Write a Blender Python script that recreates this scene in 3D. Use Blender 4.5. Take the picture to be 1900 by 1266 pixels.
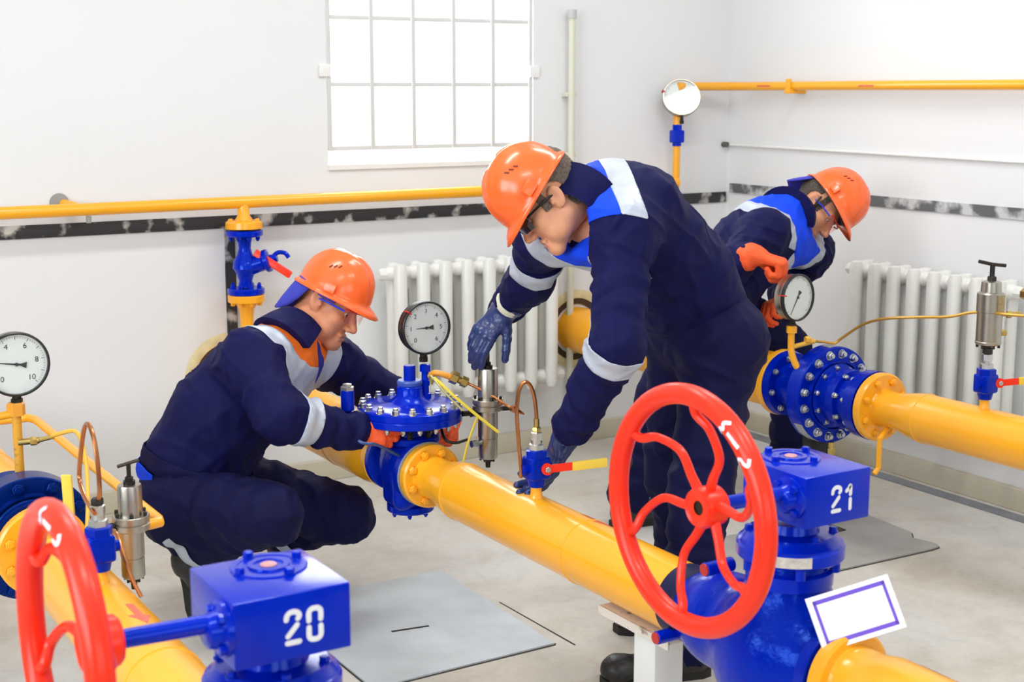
import bpy, bmesh, math, random
import numpy as np
from mathutils import Vector, Matrix, Quaternion, noise

for o in list(bpy.data.objects): bpy.data.objects.remove(o, do_unlink=True)
SC = bpy.context.scene
COL = SC.collection
random.seed(7)
V = Vector

# ------------------------------------------------------------------ camera, sky, light, exposure
YAW, PITCH, CAM_H = math.radians(31.3), math.radians(10.1), 1.65
FW = V((math.sin(YAW)*math.cos(PITCH), math.cos(YAW)*math.cos(PITCH), -math.sin(PITCH)))
RT = V((math.cos(YAW), -math.sin(YAW), 0.0))
UP = RT.cross(FW)
TW = -FW                                   # towards the photographer
cd = bpy.data.cameras.new('camera'); cam = bpy.data.objects.new('camera', cd); COL.objects.link(cam)
cd.sensor_width = 36.0; cd.lens = 50.0
cam.location = (0, 0, CAM_H)
cam.rotation_euler = (math.radians(90) - PITCH, 0, -YAW)
cd.dof.use_dof = True; cd.dof.focus_distance = 4.15; cd.dof.aperture_fstop = 5.6
cd.clip_start = 0.05; cd.clip_end = 60
SC.camera = cam

SC.view_settings.view_transform = 'Standard'
SC.view_settings.look = 'None'
SC.view_settings.gamma = 1.0
SC.view_settings.use_curve_mapping = False
SC.view_settings.exposure = -0.27
SC.cycles.use_denoising = True
SC.cycles.max_bounces = 8
SC.cycles.sample_clamp_indirect = 6.0

w = bpy.data.worlds.new('sky'); SC.world = w; w.use_nodes = True
bgn = w.node_tree.nodes['Background']
bgn.inputs['Color'].default_value = (0.93, 0.97, 1.0, 1); bgn.inputs['Strength'].default_value = 4.0

ROOM = dict(x0=-2.6, x1=4.55, y0=-2.6, y1=5.45, h=3.3)
def area(name, loc, target, sx, sy, power, color):
    l = bpy.data.lights.new(name, 'AREA'); l.shape = 'RECTANGLE'; l.size = sx; l.size_y = sy
    l.energy = power; l.color = color
    o = bpy.data.objects.new(name, l); COL.objects.link(o); o.location = loc
    o.rotation_euler = (V(target) - V(loc)).to_track_quat('-Z', 'Y').to_euler()
    return o
# daylight entering by the windows of the two walls behind the photographer, and the window in view
area('daylight_side', (-2.55, 1.6, 1.95), (0, 1.6, 1.6), 3.6, 1.7, 150, (0.84, 0.93, 1.0))
area('daylight_rear', (1.0, -2.55, 1.95), (1.0, 0, 1.5), 4.2, 1.7, 14, (0.88, 0.95, 1.0))
area('daylight_grille', (2.92, 5.72, 2.2), (2.6, 3.5, 1.0), 0.9, 1.5, 30, (1.0, 0.99, 0.97))
for nm, lx, ly in (('added_fill_light', 0.6, 1.2), ('added_fill_light', 2.6, 1.2), ('added_fill_light', 1.2, 3.6), ('added_fill_light', 3.2, 3.6)):
    area(nm, (lx, ly, 3.17), (lx, ly, 0), 1.1, 0.22, 27, (1.0, 0.98, 0.95))  # overhead lights added for fill, no known lamps there

# ------------------------------------------------------------------ materials
def lin(c):
    return tuple((x/255/12.92 if x/255 <= 0.04045 else ((x/255+0.055)/1.055)**2.4) for x in c)
MATS = {}
def mat(name, rgb, rough=0.5, metal=0.0, bump=0.0, bscale=60.0, var=0.0, vscale=6.0, coat=0.0, spec=0.5, rgb2=None, thr=0.62, sheen=0.0, tint=None):
    if name in MATS: return MATS[name]
    m = bpy.data.materials.new(name); m.use_nodes = True; nt = m.node_tree
    p = nt.nodes['Principled BSDF']
    c = lin(rgb)
    p.inputs['Base Color'].default_value = (*c, 1)
    p.inputs['Roughness'].default_value = rough; p.inputs['Metallic'].default_value = metal
    p.inputs['Specular IOR Level'].default_value = spec
    p.inputs['Coat Weight'].default_value = coat; p.inputs['Coat Roughness'].default_value = 0.12
    if tint: p.inputs['Specular Tint'].default_value = (*tint, 1)
    if sheen: p.inputs['Sheen Weight'].default_value = sheen
    tc = nt.nodes.new('ShaderNodeTexCoord')
    if var or rgb2:
        n = nt.nodes.new('ShaderNodeTexNoise'); n.inputs['Scale'].default_value = vscale; n.inputs['Detail'].default_value = 6
        nt.links.new(tc.outputs['Object'], n.inputs['Vector'])
        r = nt.nodes.new('ShaderNodeValToRGB')
        if rgb2:
            r.color_ramp.elements[0].position = thr - 0.06; r.color_ramp.elements[1].position = thr + 0.06
            r.color_ramp.elements[0].color = (*c, 1); r.color_ramp.elements[1].color = (*lin(rgb2), 1)
        else:
            r.color_ramp.elements[0].position = 0.3; r.color_ramp.elements[1].position = 0.7
            r.color_ramp.elements[0].color = (*[x*(1-var) for x in c], 1)
            r.color_ramp.elements[1].color = (*[min(1, x*(1+var*0.6)) for x in c], 1)
        nt.links.new(n.outputs['Fac'], r.inputs['Fac']); nt.links.new(r.outputs['Color'], p.inputs['Base Color'])
    if bump:
        n = nt.nodes.new('ShaderNodeTexNoise'); n.inputs['Scale'].default_value = bscale; n.inputs['Detail'].default_value = 4
        nt.links.new(tc.outputs['Object'], n.inputs['Vector'])
        b = nt.nodes.new('ShaderNodeBump'); b.inputs['Strength'].default_value = bump; b.inputs['Distance'].default_value = 0.004
        nt.links.new(n.outputs['Fac'], b.inputs['Height']); nt.links.new(b.outputs['Normal'], p.inputs['Normal'])
    MATS[name] = m
    return m
def cloth(name, rgb, fold=1.0):
    # woven workwear: fine weave plus soft creases in the relief
    m = mat(name, rgb, 0.72, var=0.10, vscale=14, spec=0.18)
    nt = m.node_tree; p = nt.nodes['Principled BSDF']; tc = nt.nodes['Texture Coordinate']
    mp = nt.nodes.new('ShaderNodeMapping'); mp.inputs['Scale'].default_value = (1, 1, 0.6); mp.inputs['Rotation'].default_value = (0.5, 0.35, 0.2)
    nt.links.new(tc.outputs['Object'], mp.inputs['Vector'])
    def nz(sc, det, dist):
        n = nt.nodes.new('ShaderNodeTexNoise'); n.inputs['Scale'].default_value = sc; n.inputs['Detail'].default_value = det; n.inputs['Distortion'].default_value = dist
        nt.links.new(mp.outputs[0], n.inputs['Vector']); return n
    big = nz(7.5, 2.0, 1.1); big.noise_type = 'RIDGED_MULTIFRACTAL'
    fine = nz(700, 2, 0)
    b1_ = nt.nodes.new('ShaderNodeBump'); b1_.inputs['Strength'].default_value = 0.8*fold; b1_.inputs['Distance'].default_value = 0.03
    b2_ = nt.nodes.new('ShaderNodeBump'); b2_.inputs['Strength'].default_value = 0.10; b2_.inputs['Distance'].default_value = 0.003
    nt.links.new(big.outputs['Fac'], b1_.inputs['Height']); nt.links.new(fine.outputs['Fac'], b2_.inputs['Height'])
    nt.links.new(b1_.outputs[0], b2_.inputs['Normal']); nt.links.new(b2_.outputs[0], p.inputs['Normal'])
    return m
YEL = mat('yellow_pipe_paint', (255, 176, 30), 0.28, bump=0.06, bscale=45, var=0.05, vscale=3, coat=0.3)
BLU = mat('blue_enamel', (0, 36, 190), 0.22, bump=0.10, bscale=55, var=0.08, vscale=9, coat=0.2, spec=0.6, tint=(0.05, 0.22, 1.0))
BLUC = mat('blue_enamel_rough_cast', (0, 32, 172), 0.20, bump=0.35, bscale=70, var=0.10, vscale=7, spec=0.6, tint=(0.10, 0.28, 1.0))
BLUD = mat('dark_blue_enamel', (2, 30, 104), 0.26, bump=0.2, bscale=60, var=0.1, vscale=8, spec=0.6, tint=(0.1, 0.3, 1.0))
RED = mat('red_wheel_paint', (250, 52, 24), 0.32, bump=0.06, bscale=50, var=0.05, coat=0.05, spec=0.35)
STEEL = mat('stainless_steel', (178, 173, 163), 0.33, 1.0, bump=0.05, bscale=80, var=0.06, vscale=20)
ZINC = mat('zinc_plated_steel', (205, 207, 205), 0.33, 1.0, var=0.12, vscale=60)
DARKST = mat('dark_steel', (62, 58, 54), 0.38, 0.9, var=0.15, vscale=60)
BRASS = mat('brass_fitting', (205, 178, 105), 0.3, 1.0, var=0.12, vscale=50)
COPPER = mat('copper_tube', (196, 128, 82), 0.26, 1.0, var=0.14, vscale=25)
BLACK = mat('black_plastic', (24, 24, 26), 0.4)
GREYP = mat('grey_gasket', (150, 150, 145), 0.6, var=0.1)
WHITEP = mat('white_paint', (236, 236, 232), 0.45, bump=0.04, bscale=30, var=0.03)
RADW = mat('radiator_enamel', (232, 233, 228), 0.35, bump=0.05, bscale=40, var=0.03, coat=0.2)
STENCIL = mat('white_stencil_paint', (236, 240, 248), 0.55, var=0.05, vscale=80)
PURPLE = mat('purple_print', (116, 84, 216), 0.5)
CARD = mat('white_card', (243, 247, 252), 0.45)
DIAL = mat('dial_face', (240, 241, 238), 0.5)
ARROW = mat('faded_red_paint', (226, 104, 78), 0.5, var=0.15, vscale=60)
REDTIP = mat('dull_red_paint', (196, 44, 40), 0.4, var=0.1, vscale=40)
NAVY = cloth('navy_workwear', (11, 13, 68))
NAVYT = cloth('navy_trousers', (11, 13, 60))
ROYAL = cloth('royal_blue_workwear', (18, 72, 240), 0.6)
ORANGEC = cloth('orange_workwear', (254, 120, 40), 0.6)
STRIP = mat('silver_reflective_tape', (188, 196, 210), 0.42, 0.15, bump=0.08, bscale=300, var=0.04, vscale=30)
HELMET = mat('orange_helmet_plastic', (255, 106, 42), 0.26, coat=0.2, var=0.02)
SKIN = mat('skin', (222, 158, 122), 0.5, bump=0.10, bscale=220, var=0.10, vscale=28, spec=0.35)
SKIN2 = mat('weathered_skin', (216, 142, 106), 0.5, bump=0.10, bscale=220, var=0.12, vscale=26, spec=0.35)
LIPM = mat('lips', (204, 128, 104), 0.45)
HAIRM = mat('grey_brown_hair', (112, 98, 86), 0.7, bump=0.9, bscale=260, var=0.35, vscale=120)
HAIRD = mat('short_dark_hair', (78, 66, 58), 0.7, bump=0.9, bscale=260, var=0.3, vscale=120)
GLOVEO = mat('orange_work_glove', (250, 92, 36), 0.65, bump=0.2, bscale=240, var=0.08, vscale=30)
GLOVEB = mat('blue_rubber_glove', (38, 54, 108), 0.30, bump=0.16, bscale=120, var=0.14, vscale=22, coat=0.1)
GLOVED = mat('dark_blue_rubber_glove', (24, 34, 72), 0.36, bump=0.16, bscale=120, var=0.14, vscale=22, coat=0.1)
CUFFM = mat('knit_cuff', (226, 222, 200), 0.85, bump=0.3, bscale=300)
BOOTM = mat('black_boot_leather', (36, 34, 34), 0.42, bump=0.25, bscale=120, var=0.2, vscale=20)
SOLEM = mat('black_rubber_sole', (24, 23, 22), 0.65, bump=0.2, bscale=80)
CAPM = mat('blue_cotton_cap', (56, 60, 178), 0.8, bump=0.1, bscale=600, var=0.06)
STRAPM = mat('grey_strap', (84, 80, 78), 0.7)
EYEW = mat('eye_white', (225, 215, 208), 0.25)
EYED = mat('eye_iris', (60, 46, 38), 0.2)
BLUEPL = mat('blue_plastic', (36, 56, 214), 0.3, coat=0.2)
DARKLENS = mat('dark_lens', (48, 30, 30), 0.12, coat=0.4)
SHIRTM = mat('dark_blue_shirt', (40, 44, 138), 0.8)
SKIRT = mat('beige_skirting_paint', (205, 198, 178), 0.6, bump=0.05, bscale=25, var=0.05)
PLASTER = mat('bare_cream_plaster', (220, 205, 160), 0.9, bump=0.7, bscale=40, var=0.18, vscale=18)
DARKGAP = mat('dark_wall_gap', (70, 52, 30), 0.8, var=0.2)

def glass_mat(name, tint, gloss=0.08):
    m = bpy.data.materials.new(name); m.use_nodes = True; nt = m.node_tree; nt.nodes.clear()
    o = nt.nodes.new('ShaderNodeOutputMaterial'); mx = nt.nodes.new('ShaderNodeMixShader')
    t = nt.nodes.new('ShaderNodeBsdfTransparent'); t.inputs['Color'].default_value = (*tint, 1)
    g = nt.nodes.new('ShaderNodeBsdfGlossy'); g.inputs['Roughness'].default_value = 0.04
    mx.inputs['Fac'].default_value = gloss
    nt.links.new(t.outputs[0], mx.inputs[1]); nt.links.new(g.outputs[0], mx.inputs[2]); nt.links.new(mx.outputs[0], o.inputs['Surface'])
    return m
GLASS = glass_mat('clear_glass', (0.97, 0.98, 0.98), 0.035)
LENSR = glass_mat('pink_tinted_lens', (0.98, 0.78, 0.76), 0.10)

def strip_mat():
    # black bitumen paint on flat steel, with daubs of wall paint on it
    return mat('black_strip_with_whitewash_daubs', (46, 46, 48), 0.6, bump=0.3, bscale=30, rgb2=(196, 194, 188), thr=0.60, vscale=11)
ESTRIP = strip_mat()
ESTRIP2 = mat('grey_strip_with_whitewash_daubs', (96, 98, 102), 0.6, bump=0.3, bscale=30, rgb2=(200, 202, 202), thr=0.52, vscale=10)

def floor_mat():
    m = bpy.data.materials.new('worn_painted_concrete'); m.use_nodes = True; nt = m.node_tree; p = nt.nodes['Principled BSDF']
    tc = nt.nodes.new('ShaderNodeTexCoord')
    def nz(scale, det=8, rough=0.6, dist=0.0):
        n = nt.nodes.new('ShaderNodeTexNoise'); n.inputs['Scale'].default_value = scale; n.inputs['Detail'].default_value = det
        n.inputs['Roughness'].default_value = rough; n.inputs['Distortion'].default_value = dist
        nt.links.new(tc.outputs['Object'], n.inputs['Vector']); return n
    def ramp(n, stops):
        r = nt.nodes.new('ShaderNodeValToRGB'); e = r.color_ramp.elements
        e[0].position, e[0].color = stops[0][0], (*lin(stops[0][1]), 1); e[1].position, e[1].color = stops[-1][0], (*lin(stops[-1][1]), 1)
        for s in stops[1:-1]:
            x = e.new(s[0]); x.color = (*lin(s[1]), 1)
        nt.links.new(n.outputs['Fac'], r.inputs['Fac']); return r
    a = ramp(nz(1.1, 7, 0.6, 0.3), [(0.34, (196, 188, 172)), (0.5, (215, 212, 204)), (0.66, (221, 223, 223))])
    b = ramp(nz(7, 10, 0.7, 0.4), [(0.36, (150, 142, 128)), (0.56, (204, 200, 190))])
    c = ramp(nz(40, 6, 0.7), [(0.3, (150, 146, 138)), (0.6, (206, 204, 200))])
    mx = nt.nodes.new('ShaderNodeMix'); mx.data_type = 'RGBA'; mx.inputs[0].default_value = 0.30
    nt.links.new(a.outputs[0], mx.inputs[6]); nt.links.new(b.outputs[0], mx.inputs[7])
    m2 = nt.nodes.new('ShaderNodeMix'); m2.data_type = 'RGBA'; m2.inputs[0].default_value = 0.14
    nt.links.new(mx.outputs[2], m2.inputs[6]); nt.links.new(c.outputs[0], m2.inputs[7])
    nt.links.new(m2.outputs[2], p.inputs['Base Color'])
    rr = nt.nodes.new('ShaderNodeMapRange'); rr.inputs[3].default_value = 0.30; rr.inputs[4].default_value = 0.55
    nt.links.new(nz(3).outputs['Fac'], rr.inputs[0]); nt.links.new(rr.outputs[0], p.inputs['Roughness'])
    bp = nt.nodes.new('ShaderNodeBump'); bp.inputs['Strength'].default_value = 0.25; bp.inputs['Distance'].default_value = 0.006
    nt.links.new(nz(16, 10, 0.75).outputs['Fac'], bp.inputs['Height']); nt.links.new(bp.outputs['Normal'], p.inputs['Normal'])
    return m
FLOORM = floor_mat()
WALLB = mat('dark_unseen_wall_colour', (120, 128, 122), 0.6, bump=0.05, bscale=9)  # unseen walls given a dark colour to cut fill light and reflections
WALLM = mat('white_limewashed_plaster', (231, 232, 233), 0.85, bump=0.10, bscale=9, var=0.02, vscale=1.2)
HATCHM = mat('worn_grey_steel_plate', (196, 204, 210), 0.42, 0.05, bump=0.20, bscale=22, var=0.12, vscale=7)

# ------------------------------------------------------------------ builders
WLOC = {}
def link(o, parent=None):
    COL.objects.link(o)
    if parent is not None:
        o.parent = parent
    return o
def thing(name, label, cat, loc=(0, 0, 0), group=None):
    o = bpy.data.objects.new(name, None); o.empty_display_size = 0.05
    link(o); o.location = loc; WLOC[o] = V(loc)
    o['label'] = label; o['category'] = cat
    if group: o['group'] = group
    return o
def tag(o, label, cat, group=None):
    o['label'] = label; o['category'] = cat
    if group: o['group'] = group
    return o
def frame(axis, hint=None):
    z = V(axis).normalized()
    h = V(hint) if hint is not None else (V((0, 0, 1)) if abs(z.z) < 0.9 else V((1, 0, 0)))
    x = (h - z*h.dot(z)).normalized(); y = z.cross(x)
    return x, y, z
def spline(pts, n=8, closed=False):
    P = [V(p) for p in pts]; out = []
    N = len(P)
    for i in range(N if closed else N-1):
        p0 = P[(i-1) % N] if (closed or i > 0) else P[0]*2 - P[1]
        p1, p2 = P[i], P[(i+1) % N]
        p3 = P[(i+2) % N] if (closed or i+2 < N) else P[-1]*2 - P[-2]
        for k in range(n):
            t = k/n
            out.append(0.5*((2*p1) + (p2-p0)*t + (2*p0-5*p1+4*p2-p3)*t*t + (3*p1-p0-3*p2+p3)*t**3))
    if not closed: out.append(P[-1])
    return out
class B:
    def __init__(s): s.bm = bmesh.new()
    def box(s, c, size, rot=None, bevel=0.0, seg=2):
        M = Matrix.Translation(c) @ (rot.to_4x4() if rot else Matrix()) @ Matrix.Diagonal((*size, 1))
        r = bmesh.ops.create_cube(s.bm, size=1, matrix=M)
        if bevel:
            es = list({e for v in r['verts'] for e in v.link_edges})
            bmesh.ops.bevel(s.bm, geom=es, offset=bevel, segments=seg, profile=0.6, affect='EDGES')
        return s
    def lathe(s, p, axis, prof, n=32, a0=0, a1=2*math.pi, hint=None):
        x, y, z = frame(axis, hint); p = V(p); full = abs(a1-a0-2*math.pi) < 1e-6
        m = n if full else n+1; rows = []
        for t, r in prof:
            if r < 1e-6: rows.append([s.bm.verts.new(p + z*t)])
            else: rows.append([s.bm.verts.new(p + z*t + (x*math.cos(a0+(a1-a0)*i/n) + y*math.sin(a0+(a1-a0)*i/n))*r) for i in range(m)])
        for a, b in zip(rows[:-1], rows[1:]):
            for i in range(n):
                j = (i+1) % m
                f = [a[0] if len(a) == 1 else a[i], a[0] if len(a) == 1 else a[j], b[0] if len(b) == 1 else b[j], b[0] if len(b) == 1 else b[i]]
                u = []
                [u.append(q) for q in f if q not in u]
                if len(u) > 2: s.bm.faces.new(u)
        return s
    def cyl(s, p0, p1, r0, r1=None, n=24, ch=0.0):
        p0, p1 = V(p0), V(p1); L = (p1-p0).length; r1 = r0 if r1 is None else r1
        if ch: prof = [(0, 0), (0, r0-ch), (ch, r0), (L-ch, r1), (L, r1-ch), (L, 0)]
        else: prof = [(0, 0), (0, r0), (L, r1), (L, 0)]
        return s.lathe(p0, p1-p0, prof, n)
    def tube(s, pts, r, n=10, sm=0, closed=False, cap=True):
        P = spline(pts, sm, closed) if sm else [V(p) for p in pts]
        N = len(P); rows = []; xp = None
        for i in range(N):
            if closed: t = P[(i+1) % N] - P[i-1]
            else: t = P[min(i+1, N-1)] - P[max(i-1, 0)]
            t.normalize()
            if xp is None: xp = frame(t)[0]
            xp = (xp - t*xp.dot(t)).normalized(); y = t.cross(xp)
            rr = r(i/(N-1)) if callable(r) else r
            rows.append([s.bm.verts.new(P[i] + (xp*math.cos(2*math.pi*k/n) + y*math.sin(2*math.pi*k/n))*rr) for k in range(n)])
        for i in range(N if closed else N-1):
            a, b = rows[i], rows[(i+1) % N]
            for k in range(n): s.bm.faces.new((a[k], a[(k+1) % n], b[(k+1) % n], b[k]))
        if cap and not closed:
            s.bm.faces.new(rows[0][::-1]); s.bm.faces.new(rows[-1])
        return s
    def hexa(s, p, axis, r, h, dome=0.15):
        return s.lathe(p, axis, [(0, 0), (0, r), (h*(1-dome), r), (h, r*0.82), (h, 0)], 6)
    def ell(s, c, radii, rot=None, n=20):
        M = Matrix.Translation(c) @ (rot.to_4x4() if rot else Matrix()) @ Matrix.Diagonal((*radii, 1))
        bmesh.ops.create_uvsphere(s.bm, u_segments=n, v_segments=max(6, n//2), radius=1, matrix=M); return s
    def raw(s, verts, faces):
        vs = [s.bm.verts.new(v) for v in verts]
        for f in faces:
            try: s.bm.faces.new([vs[i] for i in f])
            except ValueError: pass
        return s
    def prism(s, pts, o, ux, uy, depth):
        o, ux, uy = V(o), V(ux), V(uy); nz = ux.cross(uy).normalized()*depth
        a = [s.bm.verts.new(o + ux*x + uy*y) for x, y in pts]; b = [s.bm.verts.new(v.co + nz) for v in a]
        N = len(a)
        s.bm.faces.new(a[::-1]); s.bm.faces.new(b)
        for i in range(N): s.bm.faces.new((a[i], a[(i+1) % N], b[(i+1) % N], b[i]))
        return s
    def mesh(s, name, m, ang=35, off=V((0, 0, 0))):
        bmesh.ops.recalc_face_normals(s.bm, faces=s.bm.faces)
        me = bpy.data.meshes.new(name)
        if off.length: bmesh.ops.translate(s.bm, verts=s.bm.verts, vec=-off)
        s.bm.to_mesh(me); s.bm.free()
        if m: me.materials.append(m)
        me.shade_smooth(); me.set_sharp_from_angle(angle=math.radians(ang))
        return me
    def done(s, name, m, parent=None, ang=35, label=None):
        off = WLOC.get(parent, V((0, 0, 0))) if parent is not None else V((0, 0, 0))
        o = bpy.data.objects.new(name, s.mesh(name, m, ang, off))
        link(o, parent); WLOC[o] = off
        if label: o['label'] = label
        return o
def struct(name, b, m, ang=30):
    o = b.done(name, m, None, ang); o['kind'] = 'structure'; return o
def inst(me, name, parent, p, axis=(0, 0, 1), spin=0.0, hint=None):
    o = bpy.data.objects.new(name, me); link(o, parent)
    x, y, z = frame(axis, hint)
    M = Matrix((x, y, z)).transposed().to_4x4() @ Matrix.Rotation(spin, 4, 'Z')
    o.matrix_local = Matrix.Translation(V(p) - WLOC.get(parent, V((0, 0, 0)))) @ M
    return o
def pyt(o, name, verts, faces, m, parent=None, smooth=True):
    me = bpy.data.meshes.new(name)
    off = WLOC.get(parent, V((0, 0, 0))) if parent is not None else V((0, 0, 0))
    vv = np.asarray(verts, float) - np.array(off)
    me.from_pydata(vv.tolist(), [], [tuple(int(i) for i in f) for f in faces]); me.validate(); me.update()
    if m: me.materials.append(m)
    if smooth: me.shade_smooth()
    ob = bpy.data.objects.new(name, me); link(ob, parent); WLOC[ob] = off
    return ob

# ------------------------------------------------------------------ implicit surfaces for castings, bodies and cloth
class Field:
    def __init__(s, lo, hi, h):
        s.lo = np.array(lo, float); s.h = h
        s.n = np.ceil((np.array(hi, float)-s.lo)/h).astype(int)+1
        s.v = np.full(s.n, 0.25, np.float32)
    def _block(s, lo, hi):
        a = np.clip(np.floor((np.asarray(lo)-s.lo)/s.h).astype(int), 0, s.n-1); b = np.clip(np.ceil((np.asarray(hi)-s.lo)/s.h).astype(int)+1, 1, s.n)
        if np.any(b <= a): return None
        sl = tuple(slice(i, j) for i, j in zip(a, b))
        ax = [s.lo[i] + s.h*np.arange(a[i], b[i]) for i in range(3)]
        P = np.stack(np.meshgrid(*ax, indexing='ij'), -1)
        return sl, P
    def _merge(s, sl, d, k, op):
        o = s.v[sl]
        if op == 'add':
            if k > 0:
                hh = np.clip(0.5+0.5*(o-d)/k, 0, 1); s.v[sl] = o*(1-hh) + d*hh - k*hh*(1-hh)
            else: s.v[sl] = np.minimum(o, d)
        elif op == 'sub':
            d = -d
            if k > 0:
                hh = np.clip(0.5-0.5*(o-d)/k, 0, 1); s.v[sl] = o*(1-hh) + d*hh + k*hh*(1-hh)
            else: s.v[sl] = np.maximum(o, d)
    def cap(s, a, b, ra, rb, k=0.02, flat=None, fold=None, op='add'):
        a, b = np.array(a, float), np.array(b, float)
        R_ = max(ra, rb)*(max(1.0, flat[1]) if flat else 1.0) + 2*k + 0.03
        q = s._block(np.minimum(a, b)-R_, np.maximum(a, b)+R_)
        if q is None: return s
        sl, P = q
        A, Bb = a, b
        if flat:
            f = np.array(flat[0], float); f = f/np.linalg.norm(f); sc = flat[1]
            P = P + ((P-a)@f)[..., None]*(1/sc-1)*f; Bb = b + ((b-a)@f)*(1/sc-1)*f
        ab = Bb-A; L2 = max(1e-9, ab@ab); L = math.sqrt(L2)
        t = np.clip((P-A)@ab/L2, 0, 1)
        r = ra + (rb-ra)*t
        D = P - (A + t[..., None]*ab)
        if fold:
            amp, lam, ph = fold
            z = ab/L; u = np.cross(z, [0.31, 0.77, 0.55]); u /= np.linalg.norm(u); w_ = np.cross(z, u)
            an = np.arctan2(D@w_, D@u); tl = t*L
            f1 = np.sin(2*np.pi*tl/lam + ph + 1.7*np.sin(an+ph) + 0.6*np.sin(2*an-ph))
            f2 = np.sin(2*np.pi*tl/(lam*0.57) + 2.1*ph + 1.2*np.sin(2*an+2*ph))
            env = 0.55 + 0.45*np.sin(an*1.0 + 2.0*np.pi*tl/(lam*2.6) + 3*ph)
            r = r + amp*(np.sign(f1)*np.abs(f1)**1.3*env + 0.45*f2*env)
        d = np.sqrt((D*D).sum(-1)) - r
        s._merge(sl, d.astype(np.float32), k, op); return s
    def ell(s, c, radii, k=0.02, rot=None, op='add'):
        c = np.array(c, float); r = np.array(radii, float); m = r.max()+2*k+0.03
        q = s._block(c-m, c+m)
        if q is None: return s
        sl, P = q; P = P-c
        if rot is not None: P = P@np.array(rot)
        k0 = np.sqrt(((P/r)**2).sum(-1)); k1 = np.sqrt(((P/r**2)**2).sum(-1))+1e-9
        s._merge(sl, (k0*(k0-1)/k1).astype(np.float32), k, op); return s
    def box(s, c, half, k=0.0, rot=None, rnd=0.005, op='add'):
        c = np.array(c, float); hf = np.array(half, float); m = np.linalg.norm(hf)+2*k+0.03
        q = s._block(c-m, c+m)
        if q is None: return s
        sl, P = q; P = P-c
        if rot is not None: P = P@np.array(rot)
        e = np.abs(P)-hf+rnd
        d = np.sqrt((np.maximum(e, 0)**2).sum(-1)) + np.minimum(e.max(-1), 0) - rnd
        s._merge(sl, d.astype(np.float32), k, op); return s
    def mesh(s, smooth=1):
        v = s.v; S = v < 0; n = np.array(v.shape)
        c = [S[i:n[0]-1+i, j:n[1]-1+j, k:n[2]-1+k] for i in (0, 1) for j in (0, 1) for k in (0, 1)]
        cnt = sum(x.astype(np.int8) for x in c); act = (cnt > 0) & (cnt < 8)
        I = np.argwhere(act); idx = np.full(act.shape, -1, np.int64); idx[act] = np.arange(len(I))
        acc = np.zeros((len(I), 3)); num = np.zeros(len(I))
        offs = [np.array(o) for o in ((0, 0, 0), (1, 0, 0), (0, 1, 0), (0, 0, 1), (1, 1, 0), (1, 0, 1), (0, 1, 1), (1, 1, 1))]
        for i in range(8):
            for j in range(i+1, 8):
                if abs(offs[i]-offs[j]).sum() != 1: continue
                pa, pb = I+offs[i], I+offs[j]
                va, vb = v[tuple(pa.T)], v[tuple(pb.T)]
                m = (va < 0) != (vb < 0)
                t = np.where(m, va/np.where(m, va-vb, 1), 0)
                acc += np.where(m[:, None], pa + t[:, None]*(pb-pa), 0); num += m
        P = acc/num[:, None]
        F = []
        for ax in range(3):
            o1, o2 = [(1, 2), (2, 0), (0, 1)][ax]
            d = np.zeros(3, int); d[ax] = 1
            a = S[tuple(slice(0, n[i]-1) if i == ax else slice(1, n[i]-1) for i in range(3))]
            b = S[tuple(slice(1, n[i]) if i == ax else slice(1, n[i]-1) for i in range(3))]
            E = np.argwhere(a != b)
            if not len(E): continue
            sgn = a[tuple(E.T)]
            base = E.copy()
            for i in range(3):
                if i != ax: base[:, i] += 1
            u = np.zeros(3, int); u[o1] = 1; w_ = np.zeros(3, int); w_[o2] = 1
            q = np.stack([idx[tuple((base-u-w_).T)], idx[tuple((base-w_).T)], idx[tuple(base.T)], idx[tuple((base-u).T)]], 1)
            q[~sgn] = q[~sgn][:, ::-1]
            F.append(q)
        F = np.concatenate(F); F = F[(F >= 0).all(1)]
        P = P*s.h + s.lo
        for _ in range(smooth): P = laplace(P, F, 0.5)
        return P, F
def laplace(P, F, a):
    S = np.zeros_like(P); N = np.zeros(len(P))
    for i in range(F.shape[1]):
        j = (i+1) % F.shape[1]
        np.add.at(S, F[:, i], P[F[:, j]]); np.add.at(S, F[:, j], P[F[:, i]])
        np.add.at(N, F[:, i], 1); np.add.at(N, F[:, j], 1)
    return P*(1-a) + a*S/np.maximum(N, 1)[:, None]
def vnormals(P, F):
    a, b, c, d = (P[F[:, i]] for i in range(4))
    n = np.cross(c-a, d-b); N = np.zeros_like(P)
    for i in range(4): np.add.at(N, F[:, i], n)
    return N/np.maximum(np.linalg.norm(N, axis=1), 1e-12)[:, None]
def rumple(P, F, amp, sc, seed=0.0):
    N = vnormals(P, F)
    d = np.array([noise.noise(V((p[0]*sc+seed, p[1]*sc-seed, p[2]*sc*0.8))) + 0.5*noise.noise(V((p[0]*sc*2.3, p[1]*sc*2.3+seed, p[2]*sc*2.3))) for p in P])
    return P + N*(amp*d)[:, None]
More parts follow.
